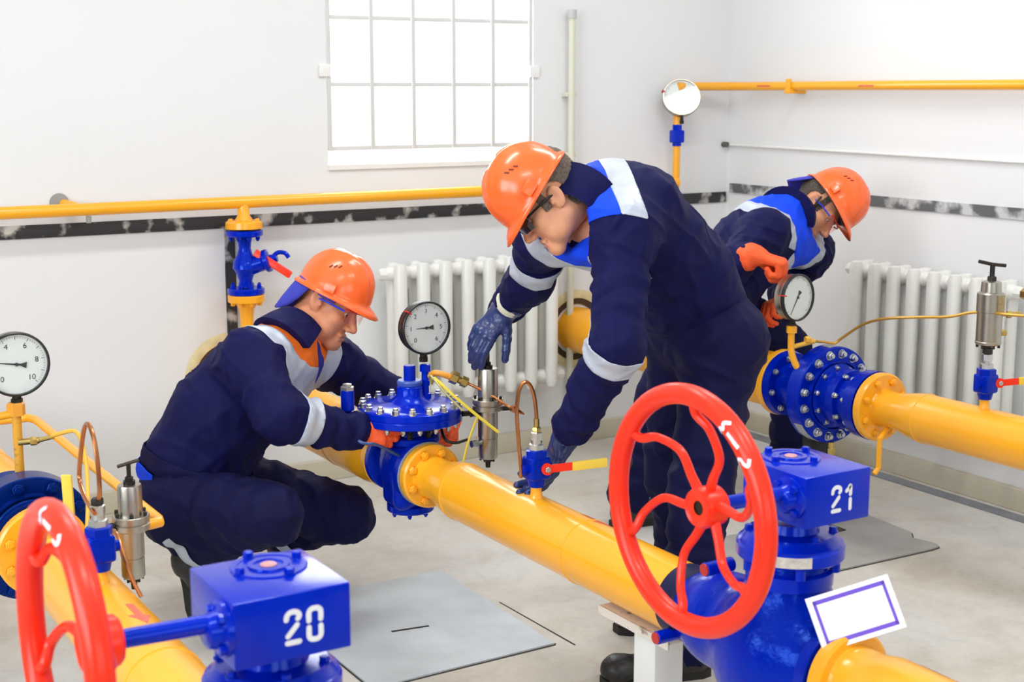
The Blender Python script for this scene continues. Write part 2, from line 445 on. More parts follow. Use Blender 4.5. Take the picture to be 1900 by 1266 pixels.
def creases(P, F, amp, seed=0.0):
    # drawn folds of cloth: sharp ridges in a warped, stretched noise
    N = vnormals(P, F); d = np.zeros(len(P))
    for i, p in enumerate(P):
        w_ = noise.noise(V((p[0]*4+seed, p[1]*4, p[2]*4)))
        a = p[0]*0.75 + p[2]*0.65 + 0.10*w_; b = -p[0]*0.65 + p[2]*0.75; c = p[1]
        r1 = 1-abs(noise.noise(V((a*13+seed, b*4.0, c*5.0+seed))))*2
        r2 = 1-abs(noise.noise(V((b*14-seed, a*4.5+3.1, c*5.5))))*2
        d[i] = max(r1, 0)**3*0.9 + max(r2, 0)**3*0.6
    return P + N*(amp*(d-0.35))[:, None]
def patch(P, F, fv, off):
    """the part of a surface where fv > 0, cut exactly on the zero line and lifted by off"""
    N = vnormals(P, F); out, key, faces = [], {}, []
    def vid(i, j=None, t=0.0):
        k = (i, j) if j is None else (min(i, j), max(i, j))
        if k not in key:
            key[k] = len(out)
            out.append(P[i] + N[i]*off if j is None else P[i]+(P[j]-P[i])*t + (N[i]+(N[j]-N[i])*t)*off)
        return key[k]
    pos = fv > 0
    for f in F[pos[F].any(1)]:
        for tri in ((f[0], f[1], f[2]), (f[0], f[2], f[3])):
            poly = []
            for i in range(3):
                a, b = int(tri[i]), int(tri[(i+1) % 3])
                if pos[a]: poly.append(vid(a))
                if pos[a] != pos[b]: poly.append(vid(a, b, fv[a]/(fv[a]-fv[b])))
            if len(poly) > 2: faces.append(poly)
    return np.array(out) if out else np.zeros((0, 3)), faces

# ------------------------------------------------------------------ the room
R = ROOM
x0, x1, y0, y1, RH = R['x0'], R['x1'], R['y0'], R['y1'], R['h']
T = 0.45
struct('floor', B().box(((x0+x1)/2, (y0+y1)/2, -0.05), (x1-x0+2*T, y1-y0+2*T, 0.1)), FLOORM)
struct('ceiling', B().box(((x0+x1)/2, (y0+y1)/2, RH+0.05), (x1-x0+2*T, y1-y0+2*T, 0.1)), WALLM)
def wall_with_holes(name, axis, pos, thick, lo, hi, holes):
    # holes: (a0, a1, z0, z1) along the wall
    b = B(); cuts = sorted({lo, hi, *[h[0] for h in holes], *[h[1] for h in holes]})
    for a, c in zip(cuts[:-1], cuts[1:]):
        zs = [(0, RH)]
        for h in holes:
            if h[0] <= a and c <= h[1]: zs = [(0, h[2]), (h[3], RH)]
        for z0, z1 in zs:
            ctr, sz = (a+c)/2, c-a
            if axis == 'x': b.box((ctr, pos, (z0+z1)/2), (sz, thick, z1-z0))
            else: b.box((pos, ctr, (z0+z1)/2), (thick, sz, z1-z0))
    bmesh.ops.remove_doubles(b.bm, verts=b.bm.verts, dist=1e-5)
    return struct(name, b, WALLM if name == 'wall_back' else WALLB)
WX0, WX1, WZ0, WZ1 = 2.425, 3.425, 1.335, 2.75
wall_with_holes('wall_back', 'x', y1+T/2, T, x0-T, x1+T, [(WX0, WX1, WZ0, WZ1)])
struct('wall_right', B().box((x1+T/2, (y0+y1)/2, RH/2), (T, y1-y0, RH)), WALLM)
wall_with_holes('wall_left', 'y', x0-T/2, T, y0, y1, [(-0.2, 1.3, 1.1, 2.8), (1.9, 3.4, 1.1, 2.8)])
wall_with_holes('wall_front', 'x', y0-T/2, T, x0-T, x1+T, [(-1.1, 0.7, 1.1, 2.8), (1.3, 3.1, 1.1, 2.8)])
struct('baseboard_back', B().box(((x0+x1)/2, y1-0.015, 0.045), (x1-x0, 0.03, 0.09), bevel=0.006), SKIRT)
struct('baseboard_right', B().box((x1-0.015, (y0+y1)/2-0.016, 0.045), (0.03, y1-y0-0.03, 0.09), bevel=0.006), SKIRT)
struct('trim_1', B().box((x1-0.10, 2.5, 0.002), (0.07, 5.7, 0.004)), mat('grey_floor_line', (126, 130, 138), 0.6, var=0.2, vscale=12))  # flat grey band on the floor along the right wall

# window in the back wall: frame, glass, sill and a welded grille
win = bpy.data.objects.new('window_1', None); link(win); win.location = (WX0, y1, WZ0); WLOC[win] = V((WX0, y1, WZ0)); win['kind'] = 'structure'
fr = B(); yf = y1+0.30
for xx in (WX0+0.03, 2.80, WX1-0.03): fr.box((xx, yf, (WZ0+WZ1)/2), (0.06 if xx != 2.80 else 0.022, 0.06, WZ1-WZ0), bevel=0.005)
for zz in (WZ0+0.03, WZ1-0.03): fr.box(((WX0+WX1)/2, yf, zz), (WX1-WX0, 0.06, 0.06), bevel=0.005)
fr.done('window_frame', WHITEP, win)
B().box(((WX0+WX1)/2, yf, (WZ0+WZ1)/2), (WX1-WX0-0.06, 0.006, WZ1-WZ0-0.06)).done('pane', GLASS, win)
B().raw([(WX0, y1-0.012, WZ0), (WX1, y1-0.012, WZ0), (WX1, yf, WZ0+0.05), (WX0, yf, WZ0+0.05),
         (WX0, y1-0.012, WZ0-0.02), (WX1, y1-0.012, WZ0-0.02), (WX1, yf, WZ0-0.0), (WX0, yf, WZ0-0.0)],
        [(0, 1, 2, 3), (4, 7, 6, 5), (0, 4, 5, 1), (1, 5, 6, 2), (2, 6, 7, 3), (3, 7, 4, 0)]).done('window_sill', WHITEP, win)
gr = thing('window_grille', 'white welded steel bar grille in the window opening', 'window grille', (WX0, y1, 1.40))
GM = mat('grille_paint', (214, 214, 212), 0.5)
gx = [2.437, 2.632, 2.827, 3.022, 3.217, 3.410]
for i, xx in enumerate(gx):
    B().box((xx, y1+0.004, 2.06), (0.018, 0.012, 1.33), bevel=0.002).done('upright_bar', GM, gr)
for zz in (1.402, 1.664, 1.935, 2.206, 2.477):
    B().box((2.924, y1+0.016, zz), (0.99, 0.012, 0.018), bevel=0.002).done('cross_bar', GM, gr)
for xx in (2.415, 3.425):
    for zz in (1.72, 2.40):
        B().box((xx, y1-0.006, zz), (0.05, 0.014, 0.05), bevel=0.003).done('fixing_lug', WHITEP, gr)
# windows behind the photographer (only their light is seen)
n = 2
for ax, pos, hs in (('y', x0-T/2, [(-0.2, 1.3), (1.9, 3.4)]), ('x', y0-T/2, [(-1.1, 0.7), (1.3, 3.1)])):
    for a, c in hs:
        f = B(); m_ = (a+c)/2
        def bx(u, z, su, sz):
            f.box((u, pos, z) if ax == 'x' else (pos, u, z), (su, 0.06, sz) if ax == 'x' else (0.06, su, sz))
        for u in (a+0.03, m_, c-0.03): bx(u, 1.95, 0.06, 1.7)
        for z in (1.13, 2.77): bx(m_, z, c-a, 0.06)
        o = struct('window_%d' % n, f, WHITEP); n += 1
# unseen lamps added on the ceiling to go with the fill lights
for lx, ly, lab in ((0.6, 1.2, 'unseen added fill lamp nearest the left rear windows'), (2.6, 1.2, 'unseen added fill lamp over the floor in front of the numbered gearboxes'),
                    (1.2, 3.6, 'unseen added fill lamp above the crouching worker'), (3.2, 3.6, 'unseen added fill lamp above the bending workers')):
    t = thing('added_fill_lamp', lab, 'added fill lamp', (lx, ly, RH), 'added fill lamps on the ceiling')
    B().box((lx, ly, RH-0.05), (1.2, 0.26, 0.10), bevel=0.01).done('housing', WHITEP, t)
    for s in (-0.06, 0.06): B().cyl((lx-0.55, ly+s, RH-0.112), (lx+0.55, ly+s, RH-0.112), 0.012).done('tube', CARD, t)

# flat earthing strip running round the walls, bent at the corner
es = thing('earthing_strip', 'black painted flat strip with whitewash daubs along the window wall', 'earthing strip', (2.0, y1, 1.12))
B().box(((x0+x1)/2, y1-0.0045, 1.122), (x1-x0-0.02, 0.008, 0.05)).done('wall_run', ESTRIP, es)
B().box((1.985, y1-0.0055, 0.60), (0.042, 0.010, 1.00)).done('drop', ESTRIP, es, label='upright branch of the strip behind the wall valve')
es = thing('earthing_strip', 'paler grey daubed flat strip along the right wall behind the orange helmet', 'earthing strip', (x1, 3.0, 1.168))
B().box((x1-0.0045, (y0+y1)/2-0.01, 1.168), (0.008, y1-y0-0.04, 0.045)).done('wall_run', ESTRIP2, es)
# conduit on the right wall
cn = thing('cable_conduit', 'thin pale conduit running along the right wall below the yellow pipe', 'conduit', (x1, 4.5, 1.37))
B().cyl((x1-0.012, y1-0.02, 1.377), (x1-0.012, 0.5, 1.352), 0.006, n=10).done('tube', WHITEP, cn)
B().cyl((x1-0.03, y1-0.001, 1.378), (x1-0.03, y1-0.03, 1.378), 0.013, n=16).done('wall_plug', mat('grey_rubber', (90, 90, 88), 0.7), cn, label='dark end cap at the room corner')
# white vertical pipe by the window
wp = thing('heating_riser_pipe', 'cream vertical heating pipe on the wall right of the window', 'pipe', (3.6, y1-0.05, 0))
CREAM = mat('cream_pipe_paint', (214, 214, 196), 0.4)
B().cyl((3.6, y1-0.045, 0.0), (3.6, y1-0.045, 1.985), 0.016, n=16).done('tube', CREAM, wp)
B().cyl((3.6, y1-0.045, 1.955), (3.6, y1-0.045, 1.992), 0.021, n=16).done('end_cap', mat('grey_cap', (190, 190, 190), 0.5), wp)
for zz in (1.35, 1.62):
    B().box((3.6, y1-0.024, zz), (0.05, 0.048, 0.02), bevel=0.003).done('clip', CREAM, wp)

# ---------------------------------------------------------------- radiators (cast iron, sectioned)
def section_mesh(z0, z1):
    # one section: two oval columns joined by headers; width along local x, depth along local y
    b = B()
    for yy in (-0.035, 0.035):
        prof = [(z0, 0.0), (z0, 0.020), (z0+0.03, 0.029), (z1-0.03, 0.029), (z1-0.006, 0.022), (z1, 0.0)]
        b.lathe((0, yy, 0), (0, 0, 1), prof, 16)
    for zz in (z0+0.045, z1-0.045):
        b.lathe((-0.054, 0, zz), (1, 0, 0), [(0, 0), (0, 0.024), (0.012, 0.030), (0.096, 0.030), (0.108, 0.024), (0.108, 0)], 16)
        b.ell((0, 0, zz), (0.030, 0.066, 0.042), n=16)
    return b.mesh('section', RADW, 50)
SECM = section_mesh(0.32, 0.925)
def radiator(name, label, p, along, nsec, inlet):
    along = V(along); t = thing('radiator', label, 'radiator', p, 'white cast iron radiators')
    for i in range(nsec):
        inst(SECM, 'section', t, V(p) + along*(0.108*i), (0, 0, 1), hint=along)
    e = V(p) + along*(0.108*(nsec-1)+0.054); s = V(p) - along*0.054
    for q, dz in ((e, 0.88), (e, 0.365), (s, 0.88)):
        dr = along if q is e else -along
        a = V((q.x, q.y, dz))
        B().lathe(a, dr, [(0, 0), (0, 0.026), (0.02, 0.026), (0.03, 0.02), (0.03, 0)], 8).done('end_plug', RADW, t)
    wl = along.cross(V((0, 0, 1)))
    if wl.y > 0 or wl.x > 0: pass
    else: wl = -wl
    for k in (1, nsec-2):
        q = V(p) + along*(0.108*k)
        B().cyl((q.x, q.y, 0.80), V((q.x, q.y, 0.80)) + wl*0.105, 0.009, n=10).done('wall_bracket', RADW, t)
    if inlet:
        a = V((e.x, e.y, 0.88)) + along*0.03
        B().hexa(a, along, 0.022, 0.05).done('valve_nut', BRASS, t, label='brass nut on the radiator pipe')
        B().cyl(a + along*0.045, a + along*0.9, 0.014, n=14).done('feed_pipe', RADW, t)
    return t
radiator('radiator', 'white cast iron radiator under the barred window', (2.675, y1-0.115, 0), (1, 0, 0), 8, False)
radiator('radiator', 'white cast iron radiator on the right wall behind the yellow pipe', (x1-0.115, 4.40, 0), (0, -1, 0), 8, True)

# ---------------------------------------------------------------- wall gas pipes
wp1 = thing('wall_gas_pipe', 'long thin yellow gas pipe along the window wall above the black strip', 'gas pipe', (2.0, y1-0.12, 1.20))
PY = y1-0.12
B().cyl((x0, PY, 1.197), (4.15, PY, 1.212), 0.0235, n=20).done('tube', YEL, wp1)
B().cyl((1.335, y1+0.0, 1.222), (1.40, PY+0.005, 1.20), 0.019, n=14).done('wall_bracket', YEL, wp1)
B().lathe((1.325, y1-0.001, 1.225), (0, -1, 0), [(0, 0), (0, 0.036), (0.010, 0.034), (0.014, 0.018), (0.014, 0)], 20).done('bracket_plate', GREYP, wp1)
B().cyl((1.40, PY, 1.155), (1.40, PY, 1.18), 0.010, n=10).done('bracket_nut', GREYP, wp1)
VX = 2.005
B().lathe((VX, PY, 1.20), (0, 0, -1), [(0, 0.022), (0.045, 0.024), (0.06, 0.034), (0.066, 0.034)], 20).done('branch', YEL, wp1)
# upright flanged valve under it
vv = thing('globe_valve', 'blue flanged wall valve with red lever between two yellow flanges', 'valve', (VX, PY, 0.83))
def flange(parent, p, axis, r, th, m, nm='flange', ch=0.004, n=32):
    return B().lathe(p, axis, [(0, 0), (0, r-ch), (ch, r), (th-ch, r), (th, r-ch), (th, 0)], n).done(nm, m, parent)
def bolts(parent, p, axis, R_, n, me, a0=0.0, flip=False, name='bolt', hint=None):
    x, y, z = frame(axis, hint)
    for i in range(n):
        a = a0 + 2*math.pi*i/n
        inst(me, name, parent, V(p) + (x*math.cos(a) + y*math.sin(a))*R_, -z if flip else z, spin=a)
def bolt_mesh(r, h, m, stud=0.0, rs=None):
    b = B(); b.lathe((0, 0, 0), (0, 0, 1), [(-0.002, 0), (-0.002, r*1.25), (0.001, r*1.25), (0.001, r)], 12)
    b.hexa((0, 0, 0.001), (0, 0, 1), r, h)
    if stud: b.cyl((0, 0, h), (0, 0, h+stud), rs or r*0.6, n=10, ch=0.001)
    return b.mesh('bolt', m, 30)
BS_Y = bolt_mesh(0.010, 0.012, YEL); BS_B = bolt_mesh(0.009, 0.012, BLU, 0.006)
B().lathe((VX, PY, 1.135), (0, 0, -1), [(0, 0.034), (0.0, 0.062), (0.006, 0.072), (0.030, 0.074), (0.036, 0.0)], 28).done('flange', YEL, vv, label='upper yellow flange')
bolts(vv, (VX, PY, 1.128), (0, 0, 1), 0.056, 8, BS_Y)
flange(vv, (VX, PY, 1.098), (0, 0, -1), 0.073, 0.024, BLU)
bolts(vv, (VX, PY, 1.074), (0, 0, -1), 0.056, 8, BS_B)
B().lathe((VX, PY, 1.076), (0, 0, -1), [(0, 0.030), (0.05, 0.024), (0.075, 0.03), (0.10, 0.046), (0.13, 0.05), (0.155, 0.034), (0.18, 0.026), (0.205, 0.03)], 24).done('body', BLU, vv)
B().lathe((VX+0.02, PY-0.012, 0.955), (0.75, -0.50, 0.30), [(0, 0.0), (0, 0.036), (0.05, 0.034), (0.06, 0.046), (0.075, 0.046), (0.08, 0.02), (0.11, 0.016), (0.11, 0)], 20).done('bonnet', BLU, vv)
hp = V((VX+0.02, PY-0.012, 0.955)) + V((0.75, -0.5, 0.3)).normalized()*0.10
B().tube([hp-V((0.01, -0.006, 0)), hp+V((0.010, -0.007, 0.022)), hp+V((0.035, -0.02, 0.020)), hp+V((0.048, -0.028, 0.002))], 0.009, 10, 4).done('stop_arm', BLU, vv)
dv = RT*0.84 - UP*0.54
B().box(hp + dv*0.035 - RT*0.035 - UP*0.004 + TW*0.015, (0.17, 0.018, 0.030), rot=Matrix((dv, TW, dv.cross(TW))).transposed(), bevel=0.006).done('lever', RED, vv, label='red lever')
flange(vv, (VX, PY, 0.868), (0, 0, -1), 0.073, 0.026, BLU)
bolts(vv, (VX, PY, 0.868), (0, 0, 1), 0.056, 8, BS_B)
B().lathe((VX, PY, 0.842), (0, 0, -1), [(0, 0), (0, 0.07), (0.004, 0.074), (0.028, 0.073), (0.034, 0.045), (0.06, 0.030), (0.11, 0.026)], 28).done('flange', YEL, vv, label='lower yellow flange')
bolts(vv, (VX, PY, 0.812), (0, 0, -1), 0.056, 8, BS_Y)
B().cyl((VX, PY, 0.76), (VX, PY, 0.40), 0.026, n=20).tube([(VX, PY, 0.42), (VX, PY, 0.34), (VX, PY+0.03, 0.30), (VX, y1+0.02, 0.29)], 0.026, 16, 5).done('drop_pipe', YEL, vv)
# upper right wall pipe
wp2 = thing('wall_gas_pipe', 'thin yellow gas pipe high on the right wall ending at the round gauge', 'gas pipe', (x1-0.06, 4.4, 1.66))
B().tube([(4.165, 5.36, 1.655), (x1-0.19, 5.36, 1.657), (x1-0.10, 5.33, 1.657), (x1-0.065, 5.25, 1.657), (x1-0.065, 4.5, 1.66), (x1-0.065, 0.4, 1.668)], 0.020, 14).done('tube', YEL, wp2)
B().box((x1-0.05, 4.93, 1.635), (0.10, 0.035, 0.022), bevel=0.003).box((x1-0.09, 4.93, 1.66), (0.012, 0.03, 0.06), bevel=0.003).done('wall_bracket', YEL, wp2)
for yy in (5.10, 4.45):
    B().raw([(x1-0.0855, yy+0.05, 1.662), (x1-0.0855, yy+0.05, 1.655), (x1-0.0862, yy-0.04, 1.655), (x1-0.0862, yy-0.04, 1.662)], [(0, 1, 2, 3)]).done('flow_arrow', ARROW, wp2)

# ------------------------------------------------------------------ gauges and small fittings
def text_mesh(s, size):
    cu = bpy.data.curves.new('t', 'FONT'); cu.body = s; cu.size = size; cu.align_x = 'CENTER'; cu.align_y = 'CENTER'
    o = bpy.data.objects.new('t', cu); COL.objects.link(o)
    dg = bpy.context.evaluated_depsgraph_get(); dg.update()
    me = bpy.data.meshes.new_from_object(o.evaluated_get(dg)); bpy.data.objects.remove(o); bpy.data.curves.remove(cu)
    return me
INK = mat('black_print', (34, 34, 36), 0.6)
def gauge(name, label, c, n, r, numbers, needle, rim=BLACK, case=BLACK, depth=0.05, needle_len=0.66, redmark=None, rimr=0.93):
    t = thing(name, label, 'pressure gauge', c, 'round pressure gauges')
    n = V(n).normalized(); up = V((0, 0, 1)); up = (up - n*up.dot(n)).normalized(); rx = up.cross(n); c = V(c)
    b0 = c - n*depth
    B().lathe(b0, n, [(0, 0), (0, r*0.9), (0.006, r*0.96), (depth*0.55, r*0.96), (depth*0.62, r*0.985), (depth*0.8, r*0.985), (depth*0.8, 0)], 48).done('case', case, t)
    B().lathe(c - n*0.012, n, [(0, r*0.96), (0, r), (0.011, r), (0.014, r*0.97), (0.014, r*rimr), (0.006, r*(rimr-0.01)), (0, r*(rimr-0.01))], 64).done('rim', rim, t)
    d = B().lathe(c - n*0.011, n, [(0, 0), (0, r*0.95), (0.004, r*0.95), (0.004, 0)], 48).done('dial', DIAL, t)
    fc = c - n*0.0066
    tk = B(); off = WLOC[d]
    for i in range(51):
        a = math.radians(225 - 270*i/50); L = 0.10 if i % 5 == 0 else 0.05
        dv = rx*math.cos(a) + up*math.sin(a); q = fc + dv*r*(0.86 - L/2)
        tk.box(q, (r*L, r*(0.016 if i % 5 == 0 else 0.008), 0.0004), rot=Matrix((dv, n.cross(dv), n)).transposed())
    tk.done('scale_marks', INK, t)
    for s, deg in numbers:
        a = math.radians(deg); me = text_mesh(s, r*0.24); me.materials.append(INK)
        o = bpy.data.objects.new('numeral', me); link(o, t)
        p = fc + (rx*math.cos(a) + up*math.sin(a))*r*0.62 + n*0.0003
        o.matrix_local = Matrix.Translation(p - off) @ Matrix((rx, up, n)).transposed().to_4x4()
    a = math.radians(needle); dv = rx*math.cos(a) + up*math.sin(a); pv = n.cross(dv)
    nb = B(); q = fc + n*0.0018
    nb.prism([(-0.30, -0.10), (-0.30, 0.10), (-0.12, 0.03), (needle_len, 0.007), (needle_len, -0.007), (-0.12, -0.03)], q, dv*r, pv*r, 0.0008)
    nb.cyl(q, q + n*0.004, r*0.055, n=16)
    nb.done('needle', INK, t)
    if redmark is not None:
        a = math.radians(redmark); dv = rx*math.cos(a) + up*math.sin(a)
        B().box(c - n*0.004 + dv*r*0.99, (r*0.16, r*0.05, 0.03), rot=Matrix((dv, n.cross(dv), n)).transposed()).done('limit_mark', REDTIP, t)
    B().lathe(c - n*0.0005, n, [(0, 0), (0, r*0.93), (0.001, r*0.93), (0.001, 0)], 40).done('glass', GLASS, t)
    p = c - n*(depth*0.55)
    B().cyl(p - V((0, 0, r*0.93)), p - V((0, 0, r*1.12)), r*0.14, n=12).hexa(p - V((0, 0, r*1.30)), (0, 0, 1), r*0.18, r*0.2, 0.05).done('stem', DARKST, t)
    return t, p - V((0, 0, r*1.30))
N10 = [(str(v), 225-27*v) for v in (0, 2, 4, 6, 8, 10)]
N6 = [(str(v), 225-45*v) for v in range(7)]
def ball_valve(label, base, lever_dir, group=None):
    # small blue ball valve standing on a nipple at base (top of the pipe)
    t = thing('ball_valve', label, 'ball valve', base, group)
    b = V(base)
    B().lathe(b - V((0, 0, 0.012)), (0, 0, 1), [(0, 0.024), (0.008, 0.018), (0.03, 0.015), (0.052, 0.015), (0.052, 0)], 18).done('nipple', YEL, t)
    z = 0.03
    bb = B(); bb.cyl(b+V((0, 0, z)), b+V((0, 0, z+0.022)), 0.021, 0.026, 16); bb.box(b+V((0, 0, z+0.052)), (0.060, 0.058, 0.062), bevel=0.010, seg=3)
    bb.hexa(b+V((0, 0, z+0.080)), (0, 0, 1), 0.031, 0.022, 0.1)
    for s in (-1, 1): bb.cyl(b+V((s*0.02, 0, z+0.05)), b+V((s*0.043, 0, z+0.05)), 0.013, n=14)
    bb.done('body', BLUC, t)
    tp = b + V((0, 0, z+0.102))
    B().hexa(tp, (0, 0, 1), 0.022, 0.016, 0.15).cyl(tp+V((0, 0, 0.014)), tp+V((0, 0, 0.028)), 0.015, n=16).hexa(tp+V((0, 0, 0.026)), (0, 0, 1), 0.017, 0.022, 0.1).done('compression_nut', ZINC, t)
    return t, b, tp + V((0, 0, 0.046))
def lever(t, piv, d, nrm, L1, L2, drop=0.0):
    d, nrm = V(d).normalized(), V(nrm).normalized(); s = nrm.cross(d)
    Rm = Matrix((d, s, nrm)).transposed()
    l = B(); l.cyl(V(piv)-nrm*0.004, V(piv)+nrm*0.005, 0.016, n=18); l.box(V(piv)+d*(L1/2), (L1, 0.022, 0.005), rot=Rm, bevel=0.0015)
    lv = l.done('lever', RED, t, label='red lever')
    B().hexa(V(piv)+nrm*0.004, nrm, 0.0085, 0.008).done('nut', ZINC, lv)
    B().box(V(piv)+d*(L1+L2/2-0.004)+nrm*0.001, (L2, 0.025, 0.010), rot=Rm, bevel=0.003).done('grip', mat('yellow_sleeve', (240, 205, 70), 0.45, coat=0.2), lv, label='yellow sleeve on the lever')
def pilot(label, x, y, zt, zf, zb, r, handle=None, T_handle=True, bracket=None):
    t = thing('pressure_regulator', label, 'pressure regulator', (x, y, zb))
    p = lambda z, dx=0, dy=0: V((x+dx, y+dy, z))
    B().lathe(p(zf+0.018), (0, 0, 1), [(0, 0), (0, r*1.02), (zt-zf-0.024, r), (zt-zf-0.020, r*0.94), (zt-zf-0.018, 0)], 32).done('upper_barrel', STEEL, t)
    B().lathe(p(zf-0.018), (0, 0, 1), [(0, 0), (0, r*1.5), (0.002, r*1.55), (0.015, r*1.55), (0.017, r*1.45), (0.019, r*1.45), (0.021, r*1.55), (0.034, r*1.55), (0.036, r*1.5), (0.036, 0)], 32).done('flange', STEEL, t)
    for i in range(6):
        a = i*math.pi/3+0.3
        B().hexa(p(zf+0.017, r*1.3*math.cos(a), r*1.3*math.sin(a)), (0, 0, 1), r*0.17, 0.010).done('bolt', DARKST, t)
    L = zf-0.018-zb
    B().lathe(p(zb), (0, 0, 1), [(0, 0), (0, r*0.88), (0.004, r*0.97), (L*0.42, r*0.97), (L*0.425, r*0.92), (L*0.44, r*0.92), (L*0.445, r*1.0), (L, r*1.0), (L, 0)], 32).done('lower_barrel', STEEL, t)
    B().lathe(p(zb), (0, 0, -1), [(0, r*0.5), (0.010, r*0.46), (0.012, r*0.28), (0.030, r*0.24), (0.030, 0)], 16).done('drain_tip', DARKST, t)
    for i in range(5):
        a = i*2*math.pi/5
        B().cyl(p(zb+0.004, r*0.75*math.cos(a), r*0.75*math.sin(a)), p(zb-0.008, r*0.75*math.cos(a), r*0.75*math.sin(a)), r*0.12, n=8).done('bolt', DARKST, t)
    if handle:
        sp = B(); sp.cyl(p(zt-0.002), p(zt+0.008), r*0.5, n=16); sp.cyl(p(zt), p(handle), r*0.19, n=12); sp.hexa(p(zt+0.006), (0, 0, 1), r*0.36, 0.012)
        sp.done('adjusting_screw', DARKST, t)
        if T_handle:
            h = V(T_handle).normalized()
            B().tube([p(handle)-h*r*0.95, p(handle), p(handle)+h*r*0.95], 0.0042, 8).done('tee_handle', DARKST, t, label='dark tee handle')
    return t

# ------------------------------------------------------------------ numbered gate valves with gearbox and handwheel
def ribbon(b, pts, o, ux, uy, nrm, wdt, sm=6):
    P = spline([(x, y, 0) for x, y in pts], sm) if len(pts) > 2 else [V((*p, 0)) for p in pts]
    N = len(P); L, Rr = [], []
    for i in range(N):
        t = (P[min(i+1, N-1)] - P[max(i-1, 0)]).normalized(); s = V((-t.y, t.x, 0))*wdt/2
        L.append(P[i]+s); Rr.append(P[i]-s)
    W = lambda q: V(o) + V(ux)*q.x + V(uy)*q.y + V(nrm)*0.0008
    for i in range(N-1): b.raw([W(L[i]), W(L[i+1]), W(Rr[i+1]), W(Rr[i])], [(0, 1, 2, 3)])
    for q in (P[0], P[-1]):
        b.raw([W(q + V((math.cos(a*math.pi/6), math.sin(a*math.pi/6), 0))*wdt*0.49) - V(nrm)*0.0002 for a in range(12)], [tuple(range(12))])
DIGITS = {'2': [[(.06, .76), (.08, .87), (.16, .95), (.28, .97), (.41, .92), (.45, .83), (.41, .75)], [(.38, .57), (.10, .27)], [(.08, .07), (.44, .07)]],
          '0': [[(.07, .61), (.07, .84), (.14, .94), (.25, .96), (.36, .94), (.43, .84), (.43, .61)], [(.07, .41), (.07, .16), (.14, .06), (.25, .04), (.36, .06), (.43, .16), (.43, .41)]],
          '1': [[(.08, .76), (.17, .83), (.27, .94), (.28, .61)], [(.28, .42), (.28, .06)]]}
def handwheel(parent, c, ax, Rw, rt, hub, marks):
    # rim in the plane through c, hub displaced along ax towards the gearbox
    ax = V(ax).normalized(); x, y, z = frame(ax, (0, 0, 1)); c = V(c)
    wh = B().tube([c + (x*math.cos(2*math.pi*i/72) + y*math.sin(2*math.pi*i/72))*Rw for i in range(72)], rt, 16, closed=True).done('handwheel', RED, parent, label='red spoked handwheel')
    h = c + ax*hub
    B().lathe(h - ax*0.026, ax, [(0.004, 0.014), (0.004, 0.030), (0, 0.036), (0.012, 0.041), (0.05, 0.038), (0.056, 0.032), (0.056, 0.014)], 28).done('hub', RED, wh)
    B().cyl(h - ax*0.020, h + ax*0.01, 0.0175, n=20).done('shaft_end', DARKST, wh)
    for i in range(6):
        a = math.radians(12 + 60*i)
        d = x*math.cos(a) + y*math.sin(a); s = -x*math.sin(a) + y*math.cos(a)
        pts = [h + d*0.030, h + d*0.065 + s*0.010 - ax*0.006, h + d*0.115 + s*0.026 - ax*hub*0.30, h + d*0.165 + s*0.004 - ax*hub*0.62, h + d*(Rw-0.035) - s*0.026 - ax*hub*0.90, c + d*(Rw-0.006) - s*0.034]
        B().tube(pts, lambda u: 0.0105 - 0.002*math.sin(u*math.pi), 10, 6).done('spoke', RED, wh)
    if marks:
        tb = B(); tr = rt + 0.0009
        def on_rim(a, b_):   # a along the rim, b_ round the tube (0 = facing out along -ax, positive outward)
            d = x*math.cos(a) + y*math.sin(a)
            return c + d*Rw + (d*math.sin(b_) - ax*math.cos(b_))*tr
        A0 = math.radians(marks)
        def stroke(pts, wd):
            P = spline([(p[0], p[1], 0) for p in pts], 6)
            for i in range(len(P)-1):
                t = (P[i+1]-P[i]).normalized(); s = V((-t.y, t.x, 0))*wd/2
                e = t*wd*0.3
                q = [P[i]-e+s, P[i+1]+e+s, P[i+1]+e-s, P[i]-e-s]
                tb.raw([on_rim(A0 + k.x/Rw, k.y/tr) for k in q], [(0, 1, 2, 3)])
        stroke([(0.004, 0.016), (0.012, 0.010), (0.006, 0.003), (-0.004, 0.0), (-0.008, -0.008), (0.0, -0.014)], 0.0065)
        stroke([(-0.026, 0.006), (-0.036, 0.004), (-0.058, 0.002)], 0.0075)
        stroke([(-0.070, 0.018), (-0.078, 0.008), (-0.072, 0.0), (-0.080, -0.006), (-0.074, -0.014)], 0.0070)
        tb.done('painted_marks', STENCIL, wh, label='white painted characters on the rim')
    return wh
HEXD = bolt_mesh(0.0085, 0.009, BLU); HEXZ = bolt_mesh(0.008, 0.010, ZINC)
